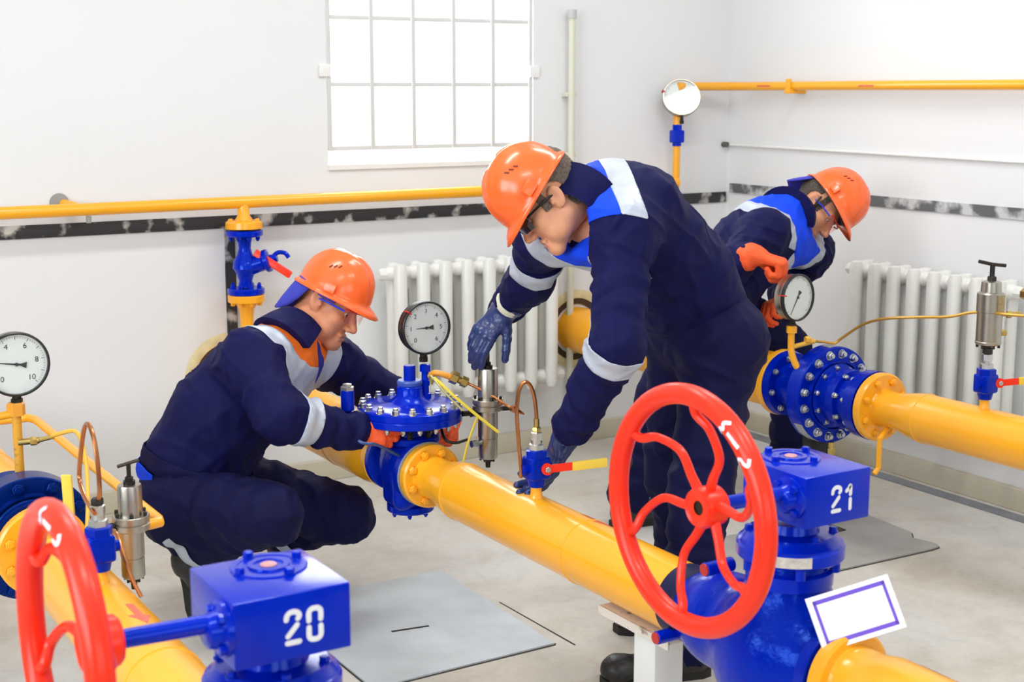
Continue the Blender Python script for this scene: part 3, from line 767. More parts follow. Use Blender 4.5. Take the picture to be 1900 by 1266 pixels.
def gate_valve(label, X, Y, Z, num, bx0, bx1, by0, by1, marks, Ysh, hubx, dish=0.048, Rw=0.222):
    t = thing('gate_valve', label, 'gate valve', (X, Y, Z), 'numbered blue gate valves with red handwheels')
    # body: casting blended from barrels
    F = Field((X-0.19, Y-0.30, 0.10), (X+0.19, Y+0.40, 0.76), 0.008)
    F.cap((X, Y-0.16, Z), (X, Y+0.30, Z), 0.078, 0.078, 0.02)
    F.ell((X, Y+0.01, Z-0.015), (0.142, 0.165, 0.175), 0.05)
    F.cap((X, Y, Z), (X, Y, 0.665), 0.098, 0.082, 0.03)
    F.ell((X, Y+0.20, Z), (0.105, 0.09, 0.105), 0.05)
    vs, fs = F.mesh(1)
    bd = pyt(None, 'body', vs, fs, BLUC, t)
    B().lathe((X, Y+0.345, Z), (0, -1, 0), [(0, 0.0), (0, 0.086), (0.05, 0.088), (0.06, 0.080), (0.07, 0.0)], 40).done('end_ring', mat('deep_blue_enamel', (3, 8, 58), 0.45, spec=0.3), t)
    B().lathe((X, Y-0.13, Z), (0, -1, 0), [(0, 0.0), (0, 0.10), (0.004, 0.104), (0.030, 0.104), (0.034, 0.0)], 40).done('flange', BLUC, t)
    # bonnet
    B().lathe((X, Y, 0.640), (0, 0, 1), [(0, 0), (0, 0.090), (0.030, 0.092), (0.036, 0.078), (0.050, 0.078), (0.056, 0.108), (0.060, 0.112), (0.082, 0.112), (0.086, 0.108), (0.090, 0.108), (0.094, 0.100), (0.108, 0.090), (0.112, 0.06), (0.13, 0.055), (0.13, 0)], 48).done('bonnet', BLU, t)
    bolts(t, (X, Y, 0.748), (0, 0, 1), 0.086, 6, HEXD, 0.4)
    for k, a in enumerate((0.5, 1.6, 2.9, 4.2, 5.3)):
        q = V((X+0.094*math.cos(a), Y+0.094*math.sin(a), 0.672))
        B().cyl(q, q + V((0, 0, 0.03)), 0.011, n=12).done('stud', BLU, t)
    pl = B(); c0 = (X-0.075, Y-0.086)
    pl.lathe((X, Y, 0.702), (0, 0, 1), [(0, 0.1125), (0.0, 0.1145), (0.022, 0.1145), (0.022, 0.1125), (0, 0.1125)], 12, math.radians(205), math.radians(250))
    pl.done('nameplate', mat('worn_name_plate', (206, 204, 196), 0.5, var=0.2, vscale=90), t, label='pale worn name plate on the bonnet')
    # gearbox
    zb, zt = 0.795, 0.90
    g = B().box(((bx0+bx1)/2, (by0+by1)/2, (zb+zt)/2), (bx1-bx0, by1-by0, zt-zb), bevel=0.004).done('gearbox', BLU, t, label='blue box with the white number')
    w_, dpt = bx1-bx0, by1-by0
    pc = (X + 0.0, Y+0.0, zt)
    rg = B()
    rg.lathe((X+0.004, Y+0.012, zt-0.004), (0, 0, 1), [(0, 0), (0, 0.062), (0.0055, 0.062), (0.007, 0.060), (0.007, 0.050), (0.0055, 0.049), (0.0055, 0.034), (0.009, 0.033), (0.009, 0.024), (0.0065, 0.023), (0.0065, 0)], 40)
    rg.done('cover', BLU, g)
    for i in range(4):
        a = i*math.pi/2 + 0.25
        inst(HEXD, 'bolt', t, (X+0.004+0.055*math.cos(a), Y+0.012+0.055*math.sin(a), zt+0.002), (0, 0, 1), a)
    B().ell((X+0.004, Y+0.012, zt+0.003), (0.014, 0.014, 0.004), n=14).done('indicator', mat('pale_red_spot', (206, 150, 150), 0.5), g)
    # bearing housing on the side towards the wheel
    B().lathe((bx0+0.002, Ysh, 0.862-0.012), (-1, 0, 0), [(0, 0), (0, 0.044), (0.010, 0.044), (0.013, 0.030), (0.030, 0.026), (0.034, 0.020), (0.034, 0)], 28).done('bearing_cap', BLU, g)
    for i in range(4):
        a = i*math.pi/2 + math.pi/4
        inst(HEXD, 'bolt', t, (bx0-0.008, Ysh+0.035*math.cos(a), 0.850+0.035*math.sin(a)), (-1, 0, 0), a)
    inst(HEXD, 'bolt', t, (bx1, by0+0.06, (zb+zt)/2), (1, 0, 0))
    B().cyl((bx0-0.02, Ysh, 0.862), (hubx-0.01, Ysh, 0.866), 0.0145, n=20).done('shaft', BLU, t)
    st = B(); hgt = 0.054; z0 = (zb+zt)/2 - hgt/2 - 0.002
    for ch, u in zip(num, ((0.39, 0.60) if num[1] == '1' else (0.42, 0.61))):
        for pts in DIGITS[ch]:
            ribbon(st, pts, (bx0 + w_*u, by0, z0), (hgt, 0, 0), (0, 0, hgt), (0, -1, 0), 0.16)
    st.done('stencilled_number', STENCIL, g, label='white stencilled number ' + num)
    handwheel(t, (hubx-dish, Ysh, 0.866), (1, 0, 0), Rw, 0.0205, dish, marks)
    # side studs with red ends
    for (sx, sy, sz) in ((X-0.115, Y+0.30, Z-0.055), (X-0.115, Y+0.135, Z+0.155)):
        s_ = B().cyl((sx+0.075, sy, sz), (sx, sy, sz), 0.0155, n=20, ch=0.002).done('drain_stub', BLU, t)
        B().cyl((sx+0.001, sy, sz), (sx-0.003, sy, sz), 0.0135, n=18).done('plug', REDTIP, s_, label='red painted end')
    return t

# ------------------------------------------------------------------ the three gas lines
XL, ZL, XM, ZM, XR, ZR = 0.79, 0.48, 1.965, 0.487, 3.66, 0.54
RP, RU = 0.084, 0.106
NUTY = bolt_mesh(0.0135, 0.011, YEL, 0.005, 0.008)
def weld(parent, p, r, ax=(0, 1, 0)):
    B().lathe(V(p)-V(ax)*0.004, ax, [(0, r-0.001), (0.002, r+0.0022), (0.006, r+0.0022), (0.008, r-0.001)], 48).done('weld_bead', YEL, parent)
def pipeline(label, X, Z, yrear, yfl, yw, yend, rf, welds=()):
    t = thing('gas_pipeline', label, 'gas pipeline', (X, yfl, Z))
    # wall side
    rf2 = rf*1.04
    B().lathe((X, yrear, Z), (0, 1, 0), [(0, 0), (0, rf2-0.004), (0.004, rf2), (0.026, rf2), (0.03, rf2-0.006), (0.03, 0.085), (0.09, RU), (5.449-yrear, RU)], 56).done('inlet_pipe', YEL, t)
    weld(t, (X, yrear+0.33, Z), RU)
    bolts(t, (X, yrear+0.03, Z), (0, 1, 0), rf*0.80, 8, NUTY, 0.39, hint=(0, 0, 1))
    B().lathe((X, 5.449, Z), (0, -1, 0), [(0, RU+0.012), (0.004, RU+0.012), (0.004, RU+0.045), (0, RU+0.045)], 48).done('gap_ring', DARKGAP, t)  # flat dark ring stands in for the dark gap round the pipe
    B().lathe((X, 5.4495, Z), (0, -1, 0), [(0, RU+0.04), (0.008, RU+0.04), (0.010, RU+0.06), (0.004, RU+0.075), (0, RU+0.08)], 48).done('plaster_collar', PLASTER, t, label='rough cream plaster collar at the wall')
    # room side: flange, reducer, straight pipe
    B().lathe((X, yfl+0.030, Z), (0, -1, 0), [(0, 0), (0, rf-0.003), (0.003, rf), (0.024, rf), (0.030, rf-0.006), (0.030, 0.066)], 56).done('flange', YEL, t)
    bolts(t, (X, yfl, Z), (0, -1, 0), rf*0.775, 8, NUTY, 0.39, hint=(0, 0, 1))
    L = yfl-yw
    B().lathe((X, yfl, Z), (0, -1, 0), [(0, 0.069), (0.012, 0.0635), (L*0.30, 0.0635), (L*0.45, 0.067), (L*0.80, 0.0815), (L, RP)], 48).done('reducer', YEL, t)
    B().lathe((X, yw, Z), (0, -1, 0), [(0, RP), (yw-yend, RP), (yw-yend, 0)], 56).done('straight_pipe', YEL, t)
    for y in (yw,)+tuple(welds): weld(t, (X, y, Z), RP)
    return t
def pipe_arrow(parent, X, Z, r, y0, L, ang, wd=0.040, flip=1):
    b = B(); rr = r+0.0007
    def pt(u, v):
        a = ang + v/r
        return (X + rr*math.sin(a), y0 - u*flip, Z + rr*math.cos(a))
    def strip(us, ws):
        for i in range(len(us)-1):
            for k in range(6):
                v0, v1 = -1+k/3, -1+(k+1)/3
                b.raw([pt(us[i], v0*ws[i]), pt(us[i], v1*ws[i]), pt(us[i+1], v1*ws[i+1]), pt(us[i+1], v0*ws[i+1])], [(0, 1, 2, 3)])
    strip([0, L*0.55], [wd*0.22, wd*0.22]); strip([L*0.55, L], [wd*0.62, wd*0.02])
    b.done('flow_arrow', ARROW, parent, label='faded red painted arrow')
pm = pipeline('middle yellow gas pipeline running from the wall to the gearbox with number 21', XM, ZM, 3.965, 3.695, 3.50, 2.45, 0.098, (2.86,))
pipe_arrow(pm, XM, ZM, RP, 2.92, 0.13, 0.35)
pl_ = pipeline('left yellow gas pipeline behind the out of focus red handwheel', XL, ZL, 3.985, 3.60, 3.44, 2.30, 0.118, (2.62,))
pipe_arrow(pl_, XL, ZL, RP, 2.90, 0.13, 0.18, flip=1)
pr_ = pipeline('right yellow gas pipeline in front of the right wall radiator', XR, ZR, 4.005, 3.50, 3.30, 0.9, 0.122, ())
# outlet of valve 21
ot = thing('gas_pipeline', 'short yellow outlet pipe leaving the numbered 21 valve at the lower right', 'gas pipeline', (XM, 1.94, ZM))
B().lathe((XM, 1.955, ZM), (0, -1, 0), [(0, 0), (0, 0.096), (0.003, 0.10), (0.026, 0.10), (0.032, 0.094), (0.034, 0.078), (0.045, 0.0745), (0.09, 0.076), (0.13, RP), (1.6, RP), (1.6, 0)], 56).done('flanged_pipe', YEL, ot)
pipe_arrow(ot, XM, ZM, RP, 1.80, 0.12, 0.6, 0.03)
ol = thing('gas_pipeline', 'yellow outlet pipe below the numbered 20 valve at the lower left', 'gas pipeline', (XL, 1.86, ZL))
B().lathe((XL, 1.875, ZL), (0, -1, 0), [(0, 0), (0, 0.10), (0.03, 0.10), (0.034, 0.078), (0.13, RP), (1.4, RP), (1.4, 0)], 56).done('flanged_pipe', YEL, ol)

gate_valve('blue gate valve whose gearbox is stencilled 21, with a red handwheel on its left', XM, 2.12, ZM, '21', 1.882, 2.056, 1.992, 2.178, 52, 2.035, 1.672)
gate_valve('blurred blue gate valve in the foreground whose gearbox is stencilled 20', XL, 2.04, ZL, '20', 0.684, 0.874, 1.917, 2.112, 22, 1.958, 0.497, 0.050, 0.197)

# ---------------------------------------------------------------- middle diaphragm regulator
rg = thing('diaphragm_regulator', 'blue diaphragm gas regulator with a bolted round lid between the two gloved hands', 'gas regulator', (XM, 3.84, ZM))
F = Field((XM-0.16, 3.70, 0.30), (XM+0.16, 3.99, 0.68), 0.006)
F.cap((XM, 3.75, ZM), (XM, 3.95, ZM), 0.072, 0.072, 0.0)
F.box((XM, 3.845, 0.465), (0.072, 0.070, 0.105), 0.03, rnd=0.03)
F.cap((XM, 3.845, ZM), (XM, 3.845, 0.64), 0.066, 0.060, 0.03)
F.ell((XM, 3.845, 0.50), (0.092, 0.085, 0.088), 0.03)
F.cap((XM-0.05, 3.80, 0.52), (XM-0.05, 3.80, 0.40), 0.035, 0.035, 0.02)
vs, fs = F.mesh(1); pyt(None, 'body', vs, fs, BLUC, rg)
B().lathe((XM, 3.735, ZM), (0, 1, 0), [(0, 0), (0, 0.098), (0.003, 0.101), (0.026, 0.101), (0.03, 0.095), (0.03, 0)], 48).done('flange', BLUC, rg)
B().lathe((XM, 3.7255, ZM), (0, 1, 0), [(0, 0), (0, 0.1005), (0.009, 0.1005), (0.009, 0)], 48).done('gasket', GREYP, rg, label='grey gasket behind the yellow flange')
B().lathe((XM, 3.965, ZM), (0, -1, 0), [(0, 0), (0, 0.098), (0.003, 0.101), (0.026, 0.101), (0.03, 0.095), (0.03, 0)], 48).done('flange', BLUC, rg)
B().lathe((XM, 3.845, 0.345), (0, 0, 1), [(0, 0), (0, 0.070), (0.004, 0.074), (0.022, 0.074), (0.026, 0.06), (0.026, 0)], 32).done('bottom_cover', BLUC, rg)
NB = bolt_mesh(0.008, 0.009, BLU, 0.006); NZ = bolt_mesh(0.0112, 0.012, ZINC, 0.008, 0.0082); NZS = bolt_mesh(0.008, 0.009, ZINC, 0.006)
bolts(rg, (XM, 3.845, 0.345), (0, 0, -1), 0.056, 6, NB)
B().lathe((XM, 3.84, 0.570), (0, 0, 1), [(0, 0), (0, 0.090), (0.003, 0.093), (0.020, 0.093), (0.023, 0.088), (0.023, 0)], 40).done('neck_flange', BLUC, rg)
bolts(rg, (XM, 3.84, 0.593), (0, 0, 1), 0.078, 8, bolt_mesh(0.009, 0.016, DARKST, 0.008), 0.3)
DZ = 0.634
B().lathe((XM, 3.84, DZ), (0, 0, 1), [(0, 0.06), (0.0, 0.156), (0.004, 0.162), (0.022, 0.163), (0.024, 0.161), (0.026, 0.161), (0.028, 0.163), (0.046, 0.162), (0.050, 0.157), (0.053, 0.125), (0.058, 0.070), (0.064, 0.062), (0.074, 0.048), (0.082, 0.042), (0.108, 0.040), (0.112, 0.036), (0.112, 0)], 72).done('diaphragm_lid', BLU, rg)
bolts(rg, (XM, 3.84, DZ+0.050), (0, 0, 1), 0.147, 18, NZ, 0.1)
bolts(rg, (XM, 3.84, DZ), (0, 0, -1), 0.147, 18, NZS, 0.1)
B().lathe((XM, 3.84, DZ+0.112), (0, 0, 1), [(0, 0), (0, 0.0375), (0.004, 0.0395), (0.012, 0.0395), (0.016, 0.036), (0.016, 0)], 32).done('lock_ring', mat('dull_blue_enamel', (64, 92, 178), 0.35), rg)
B().cyl((XM, 3.84, DZ+0.126), (XM, 3.84, 0.808), 0.0185, n=28, ch=0.0015).done('spring_cap', BLU, rg)
gp = (2.014, 3.83)
gq = B(); gq.hexa((*gp, 0.700), (0, 0, 1), 0.021, 0.018, 0.08); gq.cyl((*gp, 0.715), (*gp, 0.80), 0.0115, n=16); gq.hexa((*gp, 0.786), (0, 0, 1), 0.019, 0.022, 0.08); gq.hexa((*gp, 0.742), (0, 0, 1), 0.016, 0.016, 0.08)
gq.done('gauge_port', BLU, rg)
# side breather on the lid
sx = V((1.763, 3.860, 0.688))
sb = B(); sb.cyl(sx + V((0, 0, -0.002)), sx + V((0, 0, 0.062)), 0.0205, n=24, ch=0.002); sb.cyl(sx + V((0, 0, -0.03)), sx, 0.010, n=14); sb.cyl(sx+V((0, 0, -0.01)), (XM-0.15, 3.84, 0.655), 0.008, n=10)
br = sb.done('breather', BLU, rg)
B().hexa(sx + V((0, 0, 0.060)), (0, 0, 1), 0.022, 0.012, 0.1).hexa(sx + V((0, 0, 0.070)), (0, 0, 1), 0.015, 0.010, 0.1).done('breather_nut', ZINC, br)
B().tube([sx+V((0, 0, -0.03)), sx+V((0.0, 0, -0.055)), (1.751, 3.800, 0.622), (1.762, 3.760, 0.606), (1.807, 3.750, 0.595), (XM-0.075, 3.76, 0.545)], 0.005, 8, 5).done('sensing_tube', mat('dull_blue_tube', (58, 80, 128), 0.35, 0.3), rg)

gauge('pressure_gauge', 'black rimmed pressure gauge standing on the diaphragm regulator lid', (2.014, 3.815, 0.923), (0, -1, 0), 0.0835, N6, 181, needle_len=0.42, redmark=140, depth=0.045)

# pilot regulator held by the gloved hand
PX_, PYY = 2.174, 3.72
pt_ = pilot('stainless pilot regulator gripped from above by a blue rubber glove', PX_, PYY, 0.800, 0.684, 0.512, 0.031, 0.862, False)
B().tube([(PX_+0.03, PYY-0.01, 0.668), (PX_+0.075, PYY-0.03, 0.670), (2.241, 3.660, 0.667)], 0.0085, 10).done('side_port', DARKST, pt_)
B().hexa((PX_-0.062, PYY+0.0, 0.662), (1, 0, 0), 0.013, 0.035).cyl((PX_-0.09, PYY, 0.664), (PX_-0.05, PYY, 0.662), 0.009, n=10).done('side_port', DARKST, pt_)
B().hexa((PX_-0.065, PYY-0.01, 0.566), (1, 0, 0), 0.012, 0.022).cyl((PX_-0.05, PYY-0.01, 0.566), (PX_-0.02, PYY, 0.566), 0.007, n=10).done('lower_port', ZINC, pt_)
# impulse piping of the regulator
ip = thing('impulse_tube', 'thin copper impulse tube with brass fitting from the gauge port towards the pilot regulator', 'impulse tube', (2.028, 3.800, 0.784))
B().tube([(2.02, 3.81, 0.772), (2.025, 3.790, 0.786), (2.044, 3.770, 0.783), (2.069, 3.760, 0.772)], 0.0095, 12, 4).done('elbow', mat('orange_yellow_paint', (236, 160, 52), 0.35), ip, label='yellow painted elbow')
f0, f1 = V((2.065, 3.760, 0.777)), V((2.114, 3.740, 0.753))
B().hexa(f0, f1-f0, 0.020, (f1-f0).length*0.45).cyl(f0, f1, 0.012, n=14).hexa(f0+(f1-f0)*0.62, f1-f0, 0.017, (f1-f0).length*0.38).done('union', BRASS, ip, label='brass union')
B().tube([f1, (2.162, 3.700, 0.723), (2.206, 3.660, 0.688), (2.234, 3.655, 0.672)], 0.0045, 8, 4).done('tube', COPPER, ip)
B().lathe((2.222, 3.655, 0.679), V((2.268, 3.640, 0.651))-V((2.222, 3.655, 0.679)), [(0, 0), (0, 0.012), (0.012, 0.012), (0.045, 0.002), (0.045, 0)], 12).done('cone_nut', COPPER, ip)
yt = thing('impulse_tube', 'bright yellow thin tube slanting down in front of the stainless pilot regulator', 'impulse tube', (2.008, 3.780, 0.776))
B().tube([(2.02, 3.80, 0.752), (2.009, 3.760, 0.776), (2.039, 3.700, 0.732), (2.091, 3.660, 0.677), (2.153, 3.620, 0.617)], 0.0050, 8, 3).done('tube', mat('lemon_tube', (232, 206, 56), 0.35, coat=0.2), yt)
B().tube([(2.016, 3.80, 0.762), (2.000, 3.765, 0.783), (2.031, 3.720, 0.729), (2.067, 3.690, 0.682)], 0.0038, 8, 3).done('tube', mat('pale_yellow_tube', (206, 196, 130), 0.35, 0.4), yt)
B().tube([(2.101, 3.660, 0.662), (2.083, 3.660, 0.622), (2.064, 3.660, 0.574), (2.049, 3.660, 0.515)], 0.0035, 8, 3).done('tube', mat('lemon_tube', (232, 206, 56), 0.35), yt)
B().tube([(2.096, 3.710, 0.583), (2.058, 3.720, 0.575), (2.033, 3.740, 0.586), (2.040, 3.780, 0.620)], 0.0045, 8, 4).done('tube', DARKST, yt)

# ball valves on the mains with copper loops
t, b0, top = ball_valve('small blue ball valve on the middle pipe, its red and yellow lever pointing right', (XM, 3.107, ZM+RP), None)
lever(t, b0 + V((0.012, -0.034, 0.083)), (0.97, -0.22, 0.03), (-0.2, -0.97, 0), 0.075, 0.10)
cl = thing('copper_loop', 'bent copper tube looping over the ball valve on the middle pipe', 'copper tube', top)
B().hexa(top - V((0, 0, 0.004)), (0, 0, 1), 0.013, 0.02).cyl(top+V((0, 0, 0.012)), top+V((0, 0, 0.038)), 0.0075, n=12).done('flare_nut', BRASS, cl)
B().tube([top+V((0, 0, 0.02)), (1.964, 3.107, 0.804), (1.957, 3.107, 0.849), (1.946, 3.107, 0.877), (1.932, 3.107, 0.889), (1.917, 3.107, 0.881), (1.907, 3.107, 0.854), (1.904, 3.107, 0.801), (1.913, 3.110, 0.712), (1.922, 3.115, 0.650), (1.924, 3.120, 0.628)], 0.0052, 10, 5).done('tube', COPPER, cl)
t, b0, top = ball_valve('small blue ball valve on the left pipe with a lever standing up', (XL, 3.06, ZL+RP), None)
b1 = b0 + V((-0.038, -0.012, 0.085))
lv = B().tube([b1, (0.750, 3.059, 0.673), (0.745, 3.092, 0.684), (0.745, 3.132, 0.689)], 0.0055, 8, 3).done('lever', RED, t, label='red lever arm')
g0, g1 = V((0.745, 3.124, 0.686)), V((0.740, 3.115, 0.807))
B().box((g0+g1)/2, ((g1-g0).length, 0.024, 0.012), rot=Matrix(((g1-g0).normalized(), (g1-g0).normalized().cross(TW), TW)).transposed(), bevel=0.004).done('grip', mat('yellow_sleeve', (240, 205, 70), 0.45), lv, label='yellow upright sleeve')
cl = thing('copper_loop', 'bent copper tube looping over the ball valve on the left pipe', 'copper tube', top)
B().hexa(top - V((0, 0, 0.004)), (0, 0, 1), 0.014, 0.022).done('flare_nut', DARKST, cl)
B().tube([top+V((0, 0, 0.01)), (0.790, 3.035, 0.778), (0.790, 3.039, 0.843), (0.790, 3.060, 0.893), (0.790, 3.095, 0.918), (0.790, 3.133, 0.905), (0.790, 3.171, 0.851), (0.790, 3.204, 0.780), (0.785, 3.167, 0.752), (0.780, 3.101, 0.738), (0.775, 3.026, 0.736)], 0.0052, 10, 5).done('tube', COPPER, cl)
# left pilot regulator
LPX, LPY = 0.922, 3.27
lp = pilot('stainless pilot regulator with dark tee handle left of the crouching worker', LPX, LPY, 0.722, 0.628, 0.490, 0.0285, 0.772, RT*0.95+UP*0.3)
B().cyl((LPX-0.10, LPY-0.02, 0.622), (LPX-0.02, LPY, 0.622), 0.008, n=12).hexa((LPX-0.065, LPY-0.01, 0.622), (1, 0.1, 0), 0.013, 0.022).done('side_port', DARKST, lp)
B().tube([(LPX-0.085, LPY-0.02, 0.615), (0.851, 3.160, 0.647), (0.852, 3.100, 0.606), (0.859, 3.060, 0.560), (0.869, 3.030, 0.525)], 0.0048, 8, 4).done('tail_tube', COPPER, lp, label='copper tube hanging below')
# left thin vent pipe
vp = thing('vent_pipe', 'thin yellow pipe slanting from the left gauge post to beside the crouching worker', 'vent pipe', (1.0, 3.4, 0.61))
B().tube([(0.80, 4.62, 0.605), (0.95, 4.62, 0.605), (0.985, 4.61, 0.606), (1.0, 4.57, 0.607), (1.0, 3.31, 0.611), (0.995, 3.285, 0.611), (0.97, 3.28, 0.611), (0.865, 3.28, 0.611)], 0.0135, 12).done('tube', YEL, vp)
# left gauge on its post
gx0, gy0 = 0.788, 3.80
gauge('pressure_gauge', 'pressure gauge cut by the left edge of the photo, on a yellow post', (0.792, 3.80, 0.935), (0, -1, 0), 0.086, N10, 171, rim=mat('black_rim', (30, 30, 30), 0.35), case=STEEL, needle_len=0.80, redmark=None)
ps = thing('gauge_post', 'yellow standpipe carrying the left pressure gauge, with a side cock', 'standpipe', (gx0, gy0, 0.62))
B().cyl((gx0, gy0+0.027, 0.600), (gx0, gy0+0.027, 0.82), 0.0125, n=16).done('post', mat('chipped_yellow_paint', (226, 162, 48), 0.4, rgb2=(150, 104, 60), thr=0.66, vscale=50), ps)
B().hexa((gx0, gy0+0.027, 0.795), (0, 0, 1), 0.024, 0.035).done('union', mat('orange_yellow_paint', (236, 160, 52), 0.35), ps)
B().tube([(gx0, gy0+0.027, 0.80), (gx0-0.06, gy0+0.027, 0.795), (gx0-0.15, gy0+0.02, 0.79)], 0.011, 12).done('side_branch', YEL, ps)
B().cyl((gx0, gy0+0.02, 0.722), (gx0+0.05, gy0, 0.726), 0.009, n=12).hexa((gx0+0.028, gy0+0.008, 0.724), (1, -0.3, 0), 0.012, 0.018).cyl((gx0+0.05, gy0, 0.726), (gx0+0.085, gy0-0.012, 0.734), 0.0065, n=10).done('side_cock', BRASS, ps)
B().tube([(gx0+0.08, gy0-0.012, 0.733), (0.869, 3.770, 0.741), (0.900, 3.750, 0.752), (0.918, 3.740, 0.752), (0.926, 3.720, 0.734), (0.927, 3.680, 0.677), (0.906, 3.600, 0.598), (0.878, 3.520, 0.523)], 0.0058, 8, 5).done('impulse_hose', mat('golden_yellow_paint', (232, 178, 62), 0.38), ps)

# ---------------------------------------------------------------- flanged gas filters (left and right lines)
FB = bolt_mesh(0.0165, 0.013, BLUD, 0.005, 0.010); FZ = bolt_mesh(0.0135, 0.012, ZINC, 0.009, 0.0085); FZI = bolt_mesh(0.010, 0.010, ZINC, 0.006)
def gas_filter(label, X, Z, yface, yneck, yback, yrear, rbig, bme, nb, BLUC=BLUC):
    t = thing('gas_filter', label, 'gas filter', (X, yface, Z))
    B().lathe((X, yface, Z), (0, 1, 0), [(0, 0), (0, rbig*0.74), (-0.012, rbig*0.72), (-0.012, rbig*0.70), (0.0, rbig*0.72), (0, rbig-0.003), (0.003, rbig), (yback-yface-0.004, rbig), (yback-yface, rbig-0.004), (yback-yface, 0)], 72).done('drum', BLUC, t)
    L = yface-yneck
    B().lathe((X, yface, Z), (0, -1, 0), [(0, 0), (0, rbig*0.66), (0.012, rbig*0.66), (0.02, 0.098), (L*0.30, 0.092), (L*0.30, 0.110), (L*0.48, 0.110), (L*0.50, 0.095), (L*0.74, 0.095), (L*0.76, 0.121), (L, 0.1235), (L, 0)], 56).done('outlet_neck', BLUC, t)
    B().lathe((X, yback, Z), (0, 1, 0), [(0, 0), (0, 0.11), (0.02, 0.088), (yrear-yback-0.03, 0.086), (yrear-yback-0.03, 0.120), (yrear-yback, 0.126), (yrear-yback, 0)], 48).done('inlet_neck', BLUC, t)
    bolts(t, (X, yface, Z), (0, -1, 0), rbig*0.86, nb, bme, 0.22, hint=(0, 0, 1))
    if bme is FZ:
        bolts(t, (X, yface-0.012, Z), (0, -1, 0), rbig*0.585, 10, FZI, 0.1, hint=(0, 0, 1))
        bolts(t, (X, yrear-0.03, Z), (0, -1, 0), 0.103, 8, FZI, 0.2, hint=(0, 0, 1))
        bolts(t, (X, yface-L*0.48, Z), (0, -1, 0), 0.102, 8, FZI, 0.5, hint=(0, 0, 1))
        bolts(t, (X, yneck+L*0.24, Z), (0, 1, 0), 0.109, 8, FZI, 0.2, hint=(0, 0, 1))
    return t
fr_ = gas_filter('blue drum shaped gas filter ringed with silver bolts on the right pipeline', XR, ZR, 3.742, 3.535, 3.81, 4.0, 0.179, FZ, 16)
for a0, a1, nm in ((-18, 14, 'nameplate'), (128, 165, 'bare_metal_patch')):
    b = B(); b.lathe((XR, 3.752 if nm == 'nameplate' else 3.746, ZR), (0, 1, 0), [(0, 0.1792), (0, 0.1800), (0.042, 0.1800), (0.042, 0.1792), (0, 0.1792)], 14, math.radians(90-a1+6), math.radians(90-a0+6), hint=(-1, 0, 0))
    b.done(nm, mat('worn_silver_plate', (176, 180, 184), 0.45, 0.3, var=0.25, vscale=60), fr_)
B().cyl((XR-0.01, 3.74, ZR-0.175), (XR-0.01, 3.74, ZR-0.235), 0.012, n=12).hexa((XR-0.01, 3.74, ZR-0.215), (0, 0, 1), 0.016, 0.02).done('drain_cock', BRASS, fr_)
fl_ = gas_filter('large blue filter flange with hexagon bolts at the left edge', XL, ZL, 3.73, 3.635, 3.81, 3.98, 0.166, FB, 10, BLUD)
st = thing('steel_pedestal', 'black steel pedestal under the blue drum filter on the right', 'pedestal', (XR+0.02, 3.83, 0))
B().box((XR+0.005, 3.83, 0.005), (0.18, 0.16, 0.01), bevel=0.002).done('base_plate', BLACK, st)
B().box((XR+0.005, 3.83, 0.19), (0.10, 0.05, 0.37), bevel=0.003).done('column', mat('black_steel', (22, 24, 20), 0.55), st)
dp = thing('drain_pipe', 'thin yellow drain pipe hanging under the right pipeline flange', 'drain pipe', (XR, 3.44, 0.4))
B().tube([(XR, 3.46, ZR-0.05), (3.585, 3.440, 0.449), (3.586, 3.440, 0.346), (3.567, 3.440, 0.326)], 0.0095, 10).done('tube', YEL, dp)

# right gauge with its post, and impulse line along to the pilot
gR = (3.512, 3.79, 0.906)
gauge('pressure_gauge', 'pressure gauge above the blue drum filter, its needle pointing down left', gR, (0.12, -1, 0.02), 0.086, [], 238, case=STEEL, needle_len=0.82, redmark=170)
gp_ = thing('gauge_post', 'bent yellow standpipe under the gauge on the blue drum filter', 'standpipe', (3.51, 3.815, 0.7))
B().tube([(3.507, 3.817, 0.80), (3.507, 3.817, 0.735), (3.507, 3.812, 0.70), (3.520, 3.800, 0.655), (3.535, 3.79, 0.64)], 0.0125, 12, 4).hexa((3.507, 3.817, 0.775), (0, 0, 1), 0.020, 0.026).done('post', YEL, gp_)
B().cyl((3.51, 3.815, 0.722), (3.588, 3.780, 0.743), 0.009, n=10).hexa((3.550, 3.790, 0.749), (1, -0.3, 0), 0.013, 0.02).done('side_cock', mat('golden_yellow_paint', (232, 178, 62), 0.38), gp_)
il = thing('impulse_tube', 'long thin yellow impulse tube waving past the right wall radiator', 'impulse tube', (3.676, 3.780, 0.726))
B().tube([(3.577, 3.780, 0.744), (3.636, 3.780, 0.734), (3.675, 3.770, 0.728), (3.692, 3.750, 0.748), (3.691, 3.650, 0.812), (3.662, 3.520, 0.854), (3.648, 3.360, 0.883), (3.648, 3.220, 0.904), (3.650, 3.120, 0.932), (3.644, 3.020, 0.942), (3.623, 2.900, 0.953), (3.615, 2.700, 0.975)], 0.0052, 8, 5).done('tube', mat('old_brass_tube', (206, 158, 66), 0.35, 0.5), il)
t, b0, top = ball_valve('small blue ball valve on the right pipeline under a stainless regulator', (XR, 3.062, ZR+RP), None)
lever(t, b0 + V((0.03, -0.03, 0.085)), (0.93, -0.36, 0.05), (-0.36, -0.93, 0), 0.07, 0.10)
rp = thing('pressure_regulator', 'tall stainless regulator with tee handle above the right pipeline', 'pressure regulator', top)
tx, ty = XR, 3.062
B().cyl(top-V((0, 0, 0.006)), top+V((0, 0, 0.03)), 0.012, n=14).hexa(top+V((0, 0, 0.002)), (0, 0, 1), 0.016, 0.02).done('neck', DARKST, rp)
zb_ = top.z+0.03
